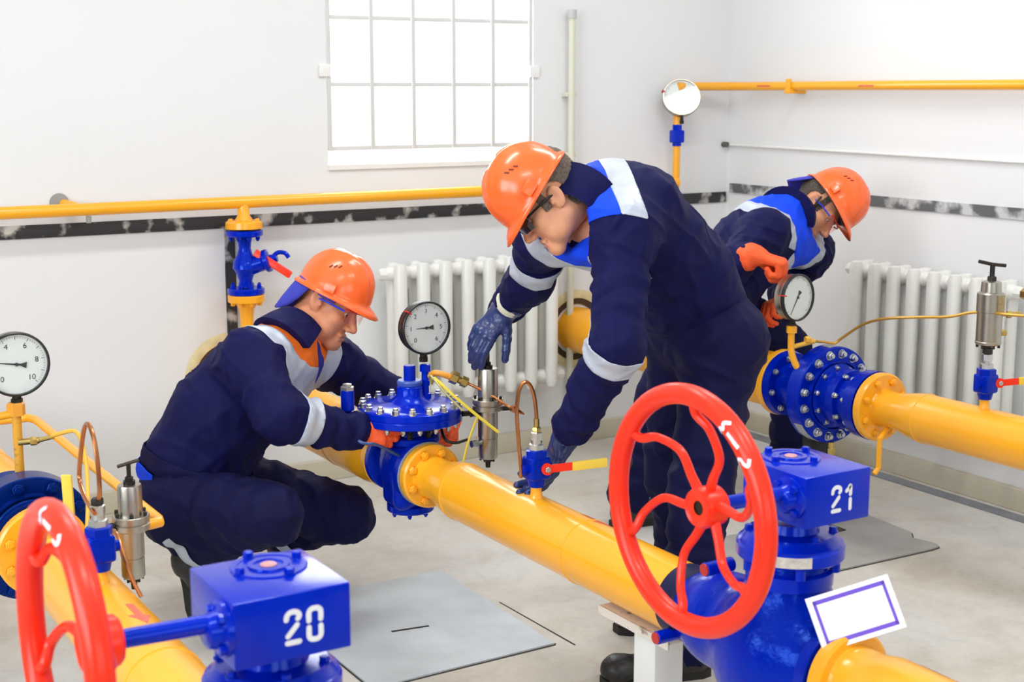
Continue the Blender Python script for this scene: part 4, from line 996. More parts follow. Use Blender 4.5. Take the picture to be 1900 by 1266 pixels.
B().lathe((tx, ty, zb_), (0, 0, 1), [(0, 0), (0, 0.030), (0.004, 0.040), (0.012, 0.042), (0.014, 0.040), (0.108, 0.040), (0.110, 0.043), (0.168, 0.043), (0.171, 0.040), (0.174, 0.033), (0.206, 0.031), (0.210, 0.02), (0.210, 0)], 36).done('barrel', STEEL, rp)
b = B(); b.lathe((tx, ty, zb_+0.112), (0, 0, 1), [(0, 0.0432), (0, 0.044), (0.052, 0.044), (0.052, 0.0432), (0, 0.0432)], 14, math.radians(250), math.radians(330)); b.done('label_plate', mat('worn_brass_plate', (170, 150, 110), 0.5, 0.5, var=0.3, vscale=90), rp)
for i in range(6):
    a = i*math.pi/3+0.2
    B().cyl((tx+0.033*math.cos(a), ty+0.033*math.sin(a), zb_+0.008), (tx+0.033*math.cos(a), ty+0.033*math.sin(a), zb_-0.008), 0.0045, n=8).done('bolt', DARKST, rp)
B().cyl((tx, ty, zb_+0.206), (tx, ty, zb_+0.264), 0.008, n=12).hexa((tx, ty, zb_+0.21), (0, 0, 1), 0.014, 0.014).done('adjusting_screw', DARKST, rp)
B().tube([V((tx, ty, zb_+0.262))-RT*0.045+UP*0.01, (tx, ty, zb_+0.262), V((tx, ty, zb_+0.262))+RT*0.042-UP*0.004], 0.0058, 8).done('tee_handle', DARKST, rp)
B().cyl(V((tx, ty, zb_+0.10))+RT*0.036, V((tx, ty, zb_+0.10))+RT*0.10+UP*0.003, 0.0075, n=10).hexa(V((tx, ty, zb_+0.10))+RT*0.055, RT, 0.012, 0.016).done('side_port', BRASS, rp)
B().cyl(V((tx, ty, zb_+0.04))+RT*0.036, V((tx, ty, zb_+0.04))+RT*0.056, 0.010, n=10).done('side_plug', BRASS, rp)

# far corner gauge on its riser
TRX, TRY = 4.165, 5.36
gauge('pressure_gauge', 'white faced gauge on the far wall at the end of the high yellow pipe', (TRX, TRY-0.03, 1.608), TW+V((0, 0, 0.2)), 0.090, [], 180, rim=STEEL, case=STEEL, depth=0.04, redmark=162, needle_len=0.75)
tr = thing('gauge_riser', 'yellow riser with small blue cock under the far wall gauge', 'riser pipe', (TRX, TRY, 1.2))
B().cyl((TRX, TRY, 0.02), (TRX, TRY, 1.39), 0.0175, n=16).done('tube', YEL, tr)
B().cyl((TRX, TRY, 1.47), (TRX, TRY, 1.53), 0.020, n=16).done('socket', YEL, tr)
B().cyl((TRX, TRY, 1.38), (TRX, TRY, 1.405), 0.021, n=16).box((TRX, TRY, 1.425), (0.055, 0.05, 0.06), bevel=0.008).hexa((TRX, TRY, 1.452), (0, 0, 1), 0.024, 0.03).done('cock', BLU, tr, label='small blue cock')

# ---------------------------------------------------------------- white pipe support and white card
sp = thing('pipe_support', 'white painted post with a flat bar under the middle pipe beside the boots', 'pipe support', (XM, 2.58, 0))
B().box((XM, 2.56, 0.187), (0.084, 0.084, 0.380), bevel=0.004).done('post', WHITEP, sp)
B().box((XM-0.015, 2.60, 0.390), (0.07, 0.28, 0.010), bevel=0.002).box((XM-0.047, 2.60, 0.384), (0.006, 0.28, 0.022), bevel=0.001).done('saddle_bar', mat('scuffed_white_paint', (228, 218, 206), 0.5, bump=0.3, bscale=60, rgb2=(150, 134, 120), thr=0.68, vscale=30), sp)
B().box((XM, 2.555, 0.005), (0.16, 0.16, 0.01), bevel=0.002).done('foot_plate', WHITEP, sp)
c4 = [V((1.902, 1.999, 0.647)), V((2.047, 1.921, 0.697)), V((2.041, 1.870, 0.608)), V((1.897, 1.946, 0.552))]
ux = (c4[1]-c4[0]).normalized(); uy = (c4[0]-c4[3]); uy = (uy-ux*uy.dot(ux)).normalized(); nn = ux.cross(uy)
wc, hc = (c4[1]-c4[0]).length, (c4[0]-c4[3]).length; ctr = sum(c4, V())/4
card = thing('notice_card', 'blank white card with a purple border propped behind the yellow outlet flange', 'card', ctr)
Rm = Matrix((ux, uy, nn)).transposed()
B().box(ctr, (wc, hc, 0.003), rot=Rm, bevel=0.0008).done('panel', CARD, card)
pb = B()
for su, sv, wu, wv in ((0, hc*0.375, wc*0.86, hc*0.075), (0, -hc*0.375, wc*0.86, hc*0.075), (wc*0.415, 0, wc*0.035, hc*0.8), (-wc*0.415, 0, wc*0.035, hc*0.8)):
    pb.box(ctr + ux*su + uy*sv + nn*0.0016, (wu, wv, 0.0006), rot=Rm)
pb.done('printed_border', PURPLE, card)
B().cyl(ctr - nn*0.002 + ux*0.02 - uy*0.03, (XM+0.05, 1.955, ZM+0.08), 0.002, n=6).done('wire_tie', DARKST, card)

# ---------------------------------------------------------------- floor hatches
def hatch(label, pts, slot, hm):
    t = thing('floor_hatch', label, 'floor hatch', (*pts[0], 0), 'steel hatch plates in the floor')
    B().prism(pts, (0, 0, 0.0), (1, 0, 0), (0, 1, 0), 0.006).done('plate', hm, t)
    g = B(); N = len(pts); DK = mat('dark_gap', (52, 48, 44), 0.9)
    for i in range(N):
        a, c = V((*pts[i], 0)), V((*pts[(i+1) % N], 0)); d = (c-a).normalized(); s = V((d.y, -d.x, 0))
        g.raw([a, c, c+s*0.006, a+s*0.006], [(0, 1, 2, 3)]); 
    for v in g.bm.verts: v.co.z = 0.0012
    g.done('edge_gap', DK, t)
    if slot:
        a, c = V(slot[0]), V(slot[1])
        B().box((a+c)/2+V((0, 0, 0.0065)), ((c-a).length, 0.010, 0.001), rot=Matrix.Rotation(math.atan2(c.y-a.y, c.x-a.x), 3, 'Z')).done('lifting_slot', DK, t)
hatch('grey steel hatch plate with a lifting slot, between the left and middle pipes', [(1.605, 3.385), (2.215, 3.395), (2.235, 4.15), (1.605, 4.15)], ((1.835, 3.73, 0), (1.955, 3.712, 0)), HATCHM)
hatch('grey steel hatch plate with rounded corner behind the number 21 gearbox', [(3.05, 3.445), (3.86, 3.43), (3.905, 3.435), (3.925, 3.47), (3.905, 3.56), (3.95, 3.61), (3.975, 3.90), (3.05, 3.95)], None, mat('dull_grey_steel_plate', (172, 170, 166), 0.5, 0.05, bump=0.2, bscale=22, var=0.12, vscale=7))
ck = B()
ck.raw([V(p) + V((0, 0, 0.0011)) for p in ((2.262, 3.36, 0), (2.268, 3.36, 0), (2.258, 3.79, 0), (2.254, 3.79, 0))], [(0, 1, 2, 3)])
o = ck.done('floor_crack', mat('dark_gap', (52, 48, 44), 0.9)); o['kind'] = 'structure'

# ------------------------------------------------------------------ people
def cv(r, u, t): return (RT*r + UP*u + TW*t).normalized()
def ortho(f, u):
    f = V(f).normalized(); u = V(u); u = (u - f*u.dot(f)).normalized(); return f, u
def A(v): return np.array(v, float)
def bounds(pts, m):
    P = np.array([tuple(p) for p in pts]); return P.min(0)-m, P.max(0)+m
def head_mesh(c, f, u, neck_to, heavy=0.0):
    """head with face in its own axes (x right, y forward, z up), then placed"""
    f, u = ortho(f, u); r = f.cross(u); M = np.array([tuple(r), tuple(f), tuple(u)]).T; c = A(c)
    nb = M.T@(A(neck_to)-c)
    lo = np.minimum([-0.115, -0.14, -0.17], nb-0.085); hi = np.maximum([0.115, 0.15, 0.16], nb+0.085)
    F = Field(lo, hi, 0.0032)
    F.ell((0, -0.018, 0.045), (0.077, 0.098, 0.086), 0.0)
    F.ell((0, 0.026, -0.022), (0.061, 0.066, 0.088), 0.03)
    for s in (-1, 1):
        F.cap((s*0.050, 0.0, -0.055), (s*0.016, 0.070, -0.106), 0.024, 0.020, 0.022)
        F.ell((s*0.044, 0.056, -0.030), (0.028, 0.026, 0.026), 0.022)
        F.ell((s*0.046, 0.040, -0.070), (0.026+heavy, 0.034, 0.030), 0.02)
    F.ell((0, 0.076, -0.106), (0.022, 0.018, 0.018), 0.02)
    F.cap((0, -0.03, -0.05), tuple(nb), 0.056+heavy*0.5, 0.064+heavy*0.5, 0.035)
    F.cap((-0.040, 0.076, 0.020), (0.040, 0.076, 0.020), 0.013, 0.013, 0.018)
    for s in (-1, 1): F.ell((s*0.032, 0.098, 0.000), (0.021, 0.020, 0.013), 0.014, op='sub')
    for s in (-1, 1): F.ell((s*0.031, 0.0735, 0.0075), (0.0165, 0.0115, 0.0055), 0.004)
    F.cap((0, 0.086, 0.008), (0, 0.112, -0.038), 0.0085, 0.0125, 0.012)
    for s in (-1, 1): F.ell((s*0.0125, 0.100, -0.043), (0.0095, 0.011, 0.009), 0.007)
    F.cap((-0.019, 0.088, -0.071), (0.019, 0.088, -0.071), 0.0075, 0.0075, 0.006)
    F.cap((-0.016, 0.087, -0.084), (0.016, 0.087, -0.084), 0.0080, 0.0080, 0.006)
    F.cap((-0.024, 0.094, -0.0775), (0.024, 0.094, -0.0775), 0.0022, 0.0022, 0.004, op='sub')
    for s in (-1, 1):
        a = 0.25
        Rz = np.array([[math.cos(s*0.35), -math.sin(s*0.35), 0], [math.sin(s*0.35), math.cos(s*0.35), 0], [0, 0, 1]])
        Rx = np.array([[1, 0, 0], [0, math.cos(a), -math.sin(a)], [0, math.sin(a), math.cos(a)]])
        F.ell((s*0.080, -0.012, -0.006), (0.0085, 0.0205, 0.033), 0.007, rot=Rz@Rx)
        F.ell((s*0.090, -0.006, 0.0), (0.0065, 0.0105, 0.018), 0.006, rot=Rz@Rx, op='sub')
        F.ell((s*0.083, 0.006, -0.010), (0.005, 0.005, 0.008), 0.004)
    P, Q = F.mesh(1)
    return P, Q, M, c
def helmet(person, c, f, u, visor_mat=HELMET, slots=True, inner=True, scale=1.0):
    f, u = ortho(f, u); r = f.cross(u); Wd = lambda x, y, z: V(c) + (r*x + f*y + u*z)*scale
    NA, NE = 72, 16; rows = []; zb = 0.030
    for j in range(NE+1):
        e = (j/NE)*math.pi/2; row = []
        for i in range(NA):
            a = 2*math.pi*i/NA; cx, sy = math.cos(a), math.sin(a)
            k = math.cos(e)**0.86
            x, y, z = 0.111*cx*k, -0.006+0.131*sy*k, zb + 0.140*math.sin(e)**1.02
            rg = 0.0
            if 0.15 < e < 1.45:
                for q, wdt in ((0.0, 0.016), (0.036, 0.010), (-0.036, 0.010)):
                    rg = max(rg, math.exp(-((x-q)/wdt)**4)*0.0045*min(1, (e-0.15)*3)*(1.0 if abs(sy) > -1 else 0))
            row.append((x*(1+rg*4), y*(1+rg*4), z + rg))
        rows.append(row)
    lip = []
    for q in (1.0, 0.5, 0.0):     # outer lip ring(s), visor at the front
        row = []
        for i in range(NA):
            a = 2*math.pi*i/NA; cx, sy = math.cos(a), math.sin(a)
            vis = max(0.0, sy)**3.0
            back = max(0.0, -sy)**4
            o = 0.010 + 0.037*vis + 0.004*back
            x, y = (0.111+o*q*0.9)*cx, -0.006+(0.131+o*q)*sy
            z = zb - (0.012 + 0.012*vis*q + 0.006*back)*(q if q > 0 else 0) - 0.004*q
            row.append((x, y, z))
        lip.append(row)
    allr = lip[:2] + rows
    vs = [Wd(*p) for rw in allr for p in rw]; fs = []
    for j in range(len(allr)-1):
        for i in range(NA):
            k = (i+1) % NA; fs.append((j*NA+i, j*NA+k, (j+1)*NA+k, (j+1)*NA+i))
    o = pyt(None, 'helmet', vs, fs, visor_mat, person)
    m = o.modifiers.new('shell', 'SOLIDIFY'); m.thickness = 0.0035; m.offset = -1
    if inner:
        B().lathe(Wd(0, -0.006, 0.012), u, [(0, 0.094*scale), (0, 0.098*scale), (0.036, 0.101*scale), (0.036, 0.096*scale), (0, 0.094*scale)], 40).done('headband', STRAPM, o, label='dark grey inner headband')
    if slots:
        for s in (-1, 1):
            sb = B()
            for k in range(3):
                yy = -0.022+0.014*k; e = 0.62 + 0.05*k
                kx = math.cos(e)**0.86
                ar = math.acos(max(-1, min(1, 1)))
                sy = (yy+0.006)/(0.131*kx); cx = math.sqrt(max(0, 1-sy*sy))
                p = Wd(s*(0.111*cx*kx+0.0012), yy, zb + 0.140*math.sin(e)**1.02)
                nrm = (r*s*cx/0.111 + f*sy/0.131 + u*0.55/0.12).normalized()
                lx = (u - nrm*u.dot(nrm)).normalized(); lx = (lx + f*0.5).normalized(); lx = (lx - nrm*lx.dot(nrm)).normalized()
                sb.box(p, (0.013, 0.0045, 0.002), rot=Matrix((lx, nrm.cross(lx), nrm)).transposed(), bevel=0.0008)
            sb.done('vent_slots', mat('dark_vent', (120, 40, 16), 0.6), o)
    # clip socket over the ear
    for s in (-1, 1):
        p = Wd(s*0.117, 0.012, 0.047)
        B().box(p, (0.006, 0.040, 0.030), rot=Matrix((r, f, u)).transposed(), bevel=0.0025).done('side_socket', visor_mat, o)
    return o
def glasses(person, c, f, u, arm, lens, lensm2=None):
    f, u = ortho(f, u); r = f.cross(u); Wd = lambda x, y, z: V(c) + r*x + f*y + u*z
    g = B()
    for s in (-1, 1): g.tube([Wd(s*0.080, -0.015, 0.004), Wd(s*0.082, 0.03, 0.009), Wd(s*0.072, 0.082, 0.010)], 0.0034, 8, 4)
    o = g.done('safety_glasses', arm, person)
    l = B(); n, m_ = 20, 5
    gv = []
    for j in range(m_+1):
        for i in range(n+1):
            a = -1.12 + 2.24*i/n; z = 0.018 - 0.040*j/m_
            if abs(a) < 0.22: z = max(z, -0.004)
            gv.append(Wd(0.079*math.sin(a)/math.sin(1.12)*0.98, 0.066+0.048*math.cos(a*1.05), z))
    l.raw(gv, [(j*(n+1)+i, j*(n+1)+i+1, (j+1)*(n+1)+i+1, (j+1)*(n+1)+i) for j in range(m_) for i in range(n)])
    l.done('lens', lens, o)
    if lensm2:
        l = B(); l.tube([gv[i] + u*0.001 for i in range(n+1)], 0.0036, 6); l.done('brow_bar', lensm2, o)
    return o
def eyes(person, c, f, u):
    f, u = ortho(f, u); r = f.cross(u); Wd = lambda x, y, z: V(c) + r*x + f*y + u*z
    for s in (-1, 1):
        e = B().ell(Wd(s*0.031, 0.0700, -0.001), (0.0118,)*3, n=16).done('eye', EYEW, person)
        B().ell(Wd(s*0.031, 0.0785, -0.003), (0.0055, 0.0045, 0.0055), Matrix((r, f, u)).transposed(), 12).done('iris', EYED, e)
        b = B(); b.tube([Wd(s*0.012, 0.0925, 0.020), Wd(s*0.030, 0.0935, 0.027), Wd(s*0.050, 0.078, 0.022)], lambda t: 0.0035-0.0018*t, 6, 4); b.done('eyebrow', HAIRD, person)
def glove(person, wrist, d, n, thumb, curls, m, size=1.0, thumb_dir=(0.75, 0.6, 0.25), cuff=0.075, fore=None, spread=0.0, h=0.0026, name='glove', cuff_m=None):
    """hand with palm and five jointed fingers; d = wrist to knuckles, n = way the palm faces, thumb = +1/-1 side"""
    d, n = ortho(d, n); l = d.cross(n)*thumb; w = V(wrist); S = size
    segs = []
    lens = ((0.042, 0.026, 0.021), (0.046, 0.030, 0.022), (0.043, 0.028, 0.022), (0.033, 0.021, 0.019))
    base = [w + d*0.092*S*b_ + l*o*S for o, b_ in ((0.030, 0.98), (0.0095, 1.02), (-0.0115, 0.99), (-0.031, 0.92))]
    for k in range(4):
        p = base[k]; ang = 0.0; rr = (0.0120, 0.0124, 0.0120, 0.0108)[k]
        cu = curls[k]
        sd = l*(spread*(1.5-k)/1.5)
        for j in range(3):
            ang += cu[j]
            dv = (d*math.cos(ang) + n*math.sin(ang) + sd*math.cos(ang)).normalized()
            q = p + dv*lens[k][j]*S
            segs.append((p, q, (rr-0.0008*j)*S, (rr-0.0008*(j+1))*S)); p = q
    tb = w + d*0.028*S + l*0.026*S + n*0.010*S; td = (l*thumb_dir[0] + d*thumb_dir[1] + n*thumb_dir[2]).normalized()
    t2 = (td*0.8 + d*0.35 + n*0.30).normalized(); t3 = (td*0.5 + d*0.5 + n*0.55).normalized()
    tp = [tb, tb+td*0.044*S, tb+td*0.044*S+t2*0.032*S, tb+td*0.044*S+t2*0.032*S+t3*0.026*S]
    fe = V(fore) if fore is not None else w - d*cuff
    cfe = w + (fe-w).normalized()*cuff
    allp = [w, cfe] + base + [s[1] for s in segs] + tp
    lo, hi = bounds(allp, 0.05)
    F = Field(lo, hi, h)
    for o1, o2, rw in ((0.026, 0.028, 0.0150), (0.009, 0.0095, 0.0160), (-0.009, -0.0115, 0.0155), (-0.024, -0.029, 0.0138)):
        F.cap(w + d*0.012*S + l*o1*S*0.75, w + d*0.088*S + l*o2*S, rw*S*1.0, rw*S*0.88, 0.012)
    F.cap(w + d*0.035*S + l*0.022*S + n*0.012*S, tb + td*0.02*S, 0.017*S, 0.016*S, 0.014)
    for p, q, ra, rb in segs: F.cap(p, q, ra, rb, 0.0035)
    for k in range(3): F.cap(tp[k], tp[k+1], (0.0150, 0.0125, 0.0115)[k]*S, (0.0125, 0.0115, 0.0100)[k]*S, 0.006)
    F.cap(w + d*0.02*S, w, 0.028*S, 0.030*S, 0.016, flat=(l, 1.22))
    F.cap(w, cfe, 0.031*S, 0.040*S, 0.012, flat=(l, 1.12), fold=(0.0022, 0.028, 1.0))
    P, Q = F.mesh(1)
    o = pyt(None, name, rumple(P, Q, 0.0012, 60), Q, m, person)
    if cuff_m is not None:
        ax = (w-cfe).normalized()
        B().lathe(cfe - ax*0.016, ax, [(0, 0.034), (0, 0.046), (0.006, 0.049), (0.022, 0.047), (0.026, 0.042), (0.026, 0.030)], 28).done('knit_cuff', cuff_m, o, label='off white knitted cuff')
    return o
def boot(person, ankle, heel, toe, up, shaft):
    """leather work boot; heel and toe are points on the sole, up = instep direction"""
    a, hl, te = V(ankle), V(heel), V(toe); d = (te-hl).normalized(); up = V(up); up = (up - d*up.dot(d)).normalized(); s = d.cross(up)
    sh = a + (V(shaft)-a)
    lo, hi = bounds([a, hl, te, sh, hl+up*0.1, te+up*0.1], 0.085)
    F = Field(lo, hi, 0.005)
    F.cap(hl + d*0.040 + up*0.050, te - d*0.045 + up*0.040, 0.040, 0.036, 0.0, flat=(s, 1.12))
    F.ell(te - d*0.050 + up*0.044, (0.052, 0.052, 0.040), 0.02, rot=np.array([tuple(d), tuple(s), tuple(up)]).T)
    F.cap(hl + d*0.055 + up*0.055, a, 0.046, 0.052, 0.03)
    F.cap(a, sh, 0.053, 0.060, 0.02, fold=(0.0035, 0.045, 0.5))
    F.cap(hl + d*0.125 + up*0.060, a + d*0.02, 0.036, 0.045, 0.03)
    F.box((hl+te)/2 - up*0.020, (0.30, 0.12, 0.034), 0.004, rot=np.array([tuple(d), tuple(s), tuple(up)]).T, rnd=0.002, op='sub')
    P, Q = F.mesh(1)
    o = pyt(None, 'boot', rumple(P, Q, 0.002, 30), Q, BOOTM, person)
    b = B(); L = (te-hl).length
    prof = [(0.0, -0.028), (0.0, 0.028), (0.03, 0.040), (L*0.45, 0.037), (L*0.72, 0.049), (L-0.03, 0.043), (L, 0.020), (L, -0.020), (L-0.03, -0.043), (L*0.72, -0.049), (L*0.45, -0.037), (0.03, -0.040)]
    b.prism(prof, hl, d, s, -0.024)
    b.done('sole', SOLEM, o, label='black rubber sole')
    lc = B()
    for k in range(5):
        q = a*(1-k*0.16) + (hl + d*0.15 + up*0.085)*(k*0.16) + d*0.052
        lc.tube([q - s*0.022, q + d*0.006 + up*0.003, q + s*0.022], 0.0022, 6, 3)
    lc.done('laces', mat('brown_laces', (84, 60, 48), 0.8), o)
    return o
def limb_t(P, a, b):
    a, b = A(a), A(b); ab = b-a; L = np.linalg.norm(ab); z = ab/L
    t = (P-a)@z; D = np.linalg.norm((P-a) - t[:, None]*z, axis=1); return t, D, L
def tape(person, P, Q, a, b, t0, hw, rlim, m=STRIP, name='reflective_band', off=0.0035, thick=0.002, parent=None, label='silver reflective band', tilt=None):
    t, D, L = limb_t(P, a, b)
    if tilt is not None: t = t + (P-A(a))@A(tilt)
    fv = np.minimum(hw - np.abs(t-t0*L), rlim-D)
    vs, fs = patch(P, Q, fv, off)
    if not fs: return None
    o = pyt(None, name, vs, fs, m, parent or person); md = o.modifiers.new('thickness', 'SOLIDIFY'); md.thickness = thick; md.offset = -1
    if label: o['label'] = label
    return o
def region(person, P, Q, fv, m, name, off, label=None, thick=0.002):
    vs, fs = patch(P, Q, fv, off)
    if not fs: return None
    o = pyt(None, name, vs, fs, m, person); md = o.modifiers.new('thickness', 'SOLIDIFY'); md.thickness = thick; md.offset = -1
    if label: o['label'] = label
    return o

def person(S):
    """S holds the joints in world space; body first, then the clothing over it"""
    spine, sh, el, wr = S['spine'], S['shoulder'], S['elbow'], S['wrist']        # pairs are (right, left)
    hip, kn, an = S['hip'], S['knee'], S['ankle']
    f, u = ortho(S['face'], S['crown']); hc = S['head']; nb = V(spine[-1])
    latv = (V(sh[1])-V(sh[0])).normalized()
    # --- body: one continuous skin, most of it under the clothes
    HP, HQ, HM, hcn = head_mesh(hc, f, u, nb, S.get('heavy', 0.0))
    HW = HP@HM.T + hcn
    pts = list(spine)+list(sh)+list(el)+list(wr)+list(hip)+list(kn)+list(an)
    lo, hi = bounds(pts, 0.16); F = Field(lo, hi, 0.016)
    for a, b in zip(spine[:-2], spine[1:-1]): F.cap(a, b, 0.085, 0.085, 0.03, flat=(latv, 1.3))
    F.cap(spine[-2], spine[-1], 0.06, 0.055, 0.03)
    F.cap(sh[0], sh[1], 0.05, 0.05, 0.03)
    for i in (0, 1):
        F.cap(sh[i], el[i], 0.042, 0.036, 0.02); F.cap(el[i], wr[i], 0.036, 0.026, 0.02)
        F.cap(spine[0], hip[i], 0.08, 0.08, 0.03); F.cap(hip[i], kn[i], 0.070, 0.05, 0.02); F.cap(kn[i], an[i], 0.046, 0.034, 0.02)
    BP, BQ = F.mesh(1)
    body = pyt(None, 'person', np.concatenate([HW, BP]), np.concatenate([HQ, BQ+len(HW)]), S['skin'])
    tag(body, S['label'], 'person')
    eyes(body, hc, f, u)
    # lips
    hx = HP
    fv = np.minimum.reduce([0.022-np.abs(hx[:, 0]), 0.0095-np.abs(hx[:, 2]+0.0775), hx[:, 1]-0.083]); region(body, HW, HQ, fv, LIPM, 'lips', 0.0006, thick=0.0004)
    if S.get('hair'):
        hz = 0.014*np.sin(hx[:, 2]*90)*0.3
        fv = np.minimum.reduce([-(hx[:, 1]+0.028)+0.35*(hx[:, 2]+0.02)+hz, hx[:, 2]+S['hair'][1], 0.1-hx[:, 2], 0.5*(0.11-np.abs(hx[:, 0]))])
        ea = np.sqrt((np.abs(hx[:, 0])-0.08)**2 + (hx[:, 1]+0.012)**2 + (hx[:, 2]+0.004)**2)-0.040
        fv = np.minimum(fv, ea)
        sb = np.minimum.reduce([0.011-np.abs(hx[:, 1]-0.022), hx[:, 2]+0.018, 0.06-hx[:, 2], np.abs(hx[:, 0])-0.045])
        region(body, rumple(HW, HQ, 0.003, 150), HQ, np.maximum(fv, sb), S['hair'][0], 'hair', 0.004, thick=0.004)
    # --- jacket
    lo, hi = bounds(list(spine)+list(sh)+list(el)+list(wr), 0.26); F = Field(lo, hi, S.get('res', 0.0075))
    rad = S['torso_r']
    for i, (a, b) in enumerate(zip(spine[:-1], spine[1:])):
        F.cap(a, b, rad[i][0], rad[i+1][0], 0.05, flat=(latv, rad[i][1]), fold=S['torso_fold'])
    for p in S.get('extra', ()): F.cap(*p)
    F.cap(sh[0], sh[1], 0.088, 0.088, 0.05)
    ar = S.get('arm_r', (0.078, 0.066, 0.052))
    fold = S['arm_fold']
    for i in (0, 1):
        F.cap(sh[i], el[i], ar[0], ar[1]+0.004, 0.045, fold=(fold[0], fold[1], 0.7+i))
        F.cap(el[i], wr[i], ar[1]+0.004, ar[2], 0.022, fold=(fold[0]*1.15, fold[1]*0.85, 2.1+i))
    nd = (V(hc) - u*0.07 - f*0.02 - nb)
    F.cap(nb, nb + nd.normalized()*0.18, 0.062, 0.094, 0.012, op='sub')
    for p in S.get('cuts', ()): F.cap(*p, op='sub')
    P, Q = F.mesh(1); P = creases(rumple(P, Q, 0.003, 14, S['seed']), Q, 0.0075, S['seed'])
    jk = pyt(None, 'jacket', P, Q, S['jacket_m'], body)
    # yoke and its reflective edge
    c0 = A(S['yoke_c']); mid = (A(sh[0])+A(sh[1]))/2
    dn = np.linalg.norm(P-c0, axis=1); lat = np.abs((P-mid)@A(latv))
    in_sleeve = S['yoke_lat'] - lat
    tt = np.minimum.reduce([S.get('yoke_s', 0.025)-limb_t(P, sh[i], el[i])[0] for i in (0, 1)])
    in_sleeve = np.maximum(in_sleeve, tt)
    r1, r2 = S['yoke_r']
    if S.get('yoke_plane'):
        p0, pn, wid, frd = S['yoke_plane']; q = (P-A(p0))@A(pn); fb = (P-c0)@A(frd)-0.07
        sph = np.minimum(np.minimum(dn-r1, r2-dn), fb)
        yk = np.minimum.reduce([-q, in_sleeve, r1+np.maximum(0, -fb)*3-dn])
        bd = np.maximum(np.minimum.reduce([q, wid-q, in_sleeve, 0.27-dn]), np.minimum.reduce([sph, in_sleeve, -q]))
    else:
        yk = np.minimum(r1-dn, in_sleeve); bd = np.minimum.reduce([dn-r1, r2-dn, in_sleeve])
    region(body, P, Q, yk, S['yoke_m'], 'yoke', 0.0028, S['yoke_label'])
    region(body, P, Q, bd, STRIP, 'reflective_band', 0.0032, 'silver reflective band edging the yoke')
    for (ia, ib, i, t0, hw) in S['bands']:
        J = {'s': sh, 'e': el, 'w': wr}
        tape(body, P, Q, J[ia][i], J[ib][i], t0, hw, 0.115)
    if S.get('shirt'):
        s0, fr_, w0, ln = S['shirt']; fr_ = V(fr_).normalized(); dn_ = V(S['shirt_dir']).normalized()
        x = (P-A(s0))@A(latv); y = (P-A(s0))@A(dn_); z = (P-A(s0))@A(fr_)
        region(body, P, Q, np.minimum.reduce([w0*(1-y/ln)-np.abs(x), ln-y, y+0.05, z+0.02]), SHIRTM, 'shirt_front', 0.0040, 'dark blue shirt in the open collar')
    # collar
    cx = nd.normalized(); fr2 = V(S['collar_front']); fr2 = (fr2-cx*fr2.dot(cx)).normalized()
    gap = S.get('collar_gap', 0.35)
    B().lathe(nb + cx*S.get('collar_off', 0.005), cx, [(-0.035, 0.088), (-0.035, 0.124), (0.018, 0.110), (0.054, 0.096), (0.060, 0.090), (0.054, 0.084), (0, 0.080), (-0.035, 0.088)], 36, gap, 2*math.pi-gap, hint=fr2).done('collar', S['jacket_m'], jk, ang=60)
    # hem
    hd = (V(spine[0])-V(spine[1])).normalized()
    # --- trousers
    lo, hi = bounds(list(hip)+list(kn)+list(an)+[spine[0]], 0.22); F = Field(lo, hi, S.get('res', 0.0075))
    tr = S.get('leg_r', (0.112, 0.092, 0.084, 0.076))
    pr = S.get('pelvis_r', 0.135)
    F.cap(hip[0], hip[1], pr, pr, 0.0)
    F.cap(spine[0], V(spine[0])*0.4+V(spine[1])*0.6, pr*0.98, pr*0.93, 0.04, flat=(latv, 1.15))
    lf = S['leg_fold']
    for i in (0, 1):
        F.cap(hip[i], kn[i], tr[0], tr[1], 0.03, fold=(lf[0], lf[1], 1.3+2*i))
        F.cap(kn[i], an[i], tr[2], tr[3], S.get('knee_k', 0.03), fold=(lf[0]*1.1, lf[1]*0.8, 0.4+2*i))
    for p in S.get('leg_extra', ()): F.cap(*p)
    P2, Q2 = F.mesh(1); P2 = creases(rumple(P2, Q2, 0.003, 13, S['seed']+3), Q2, 0.0065, S['seed']+5)
    tro = pyt(None, 'trousers', P2, Q2, NAVYT, body)
    for i, t0, hw in S.get('leg_bands', ()): tape(body, P2, Q2, kn[i], an[i], t0, hw, 0.13, name='trouser_band')
    return body, f, u, (P, Q), (P2, Q2)

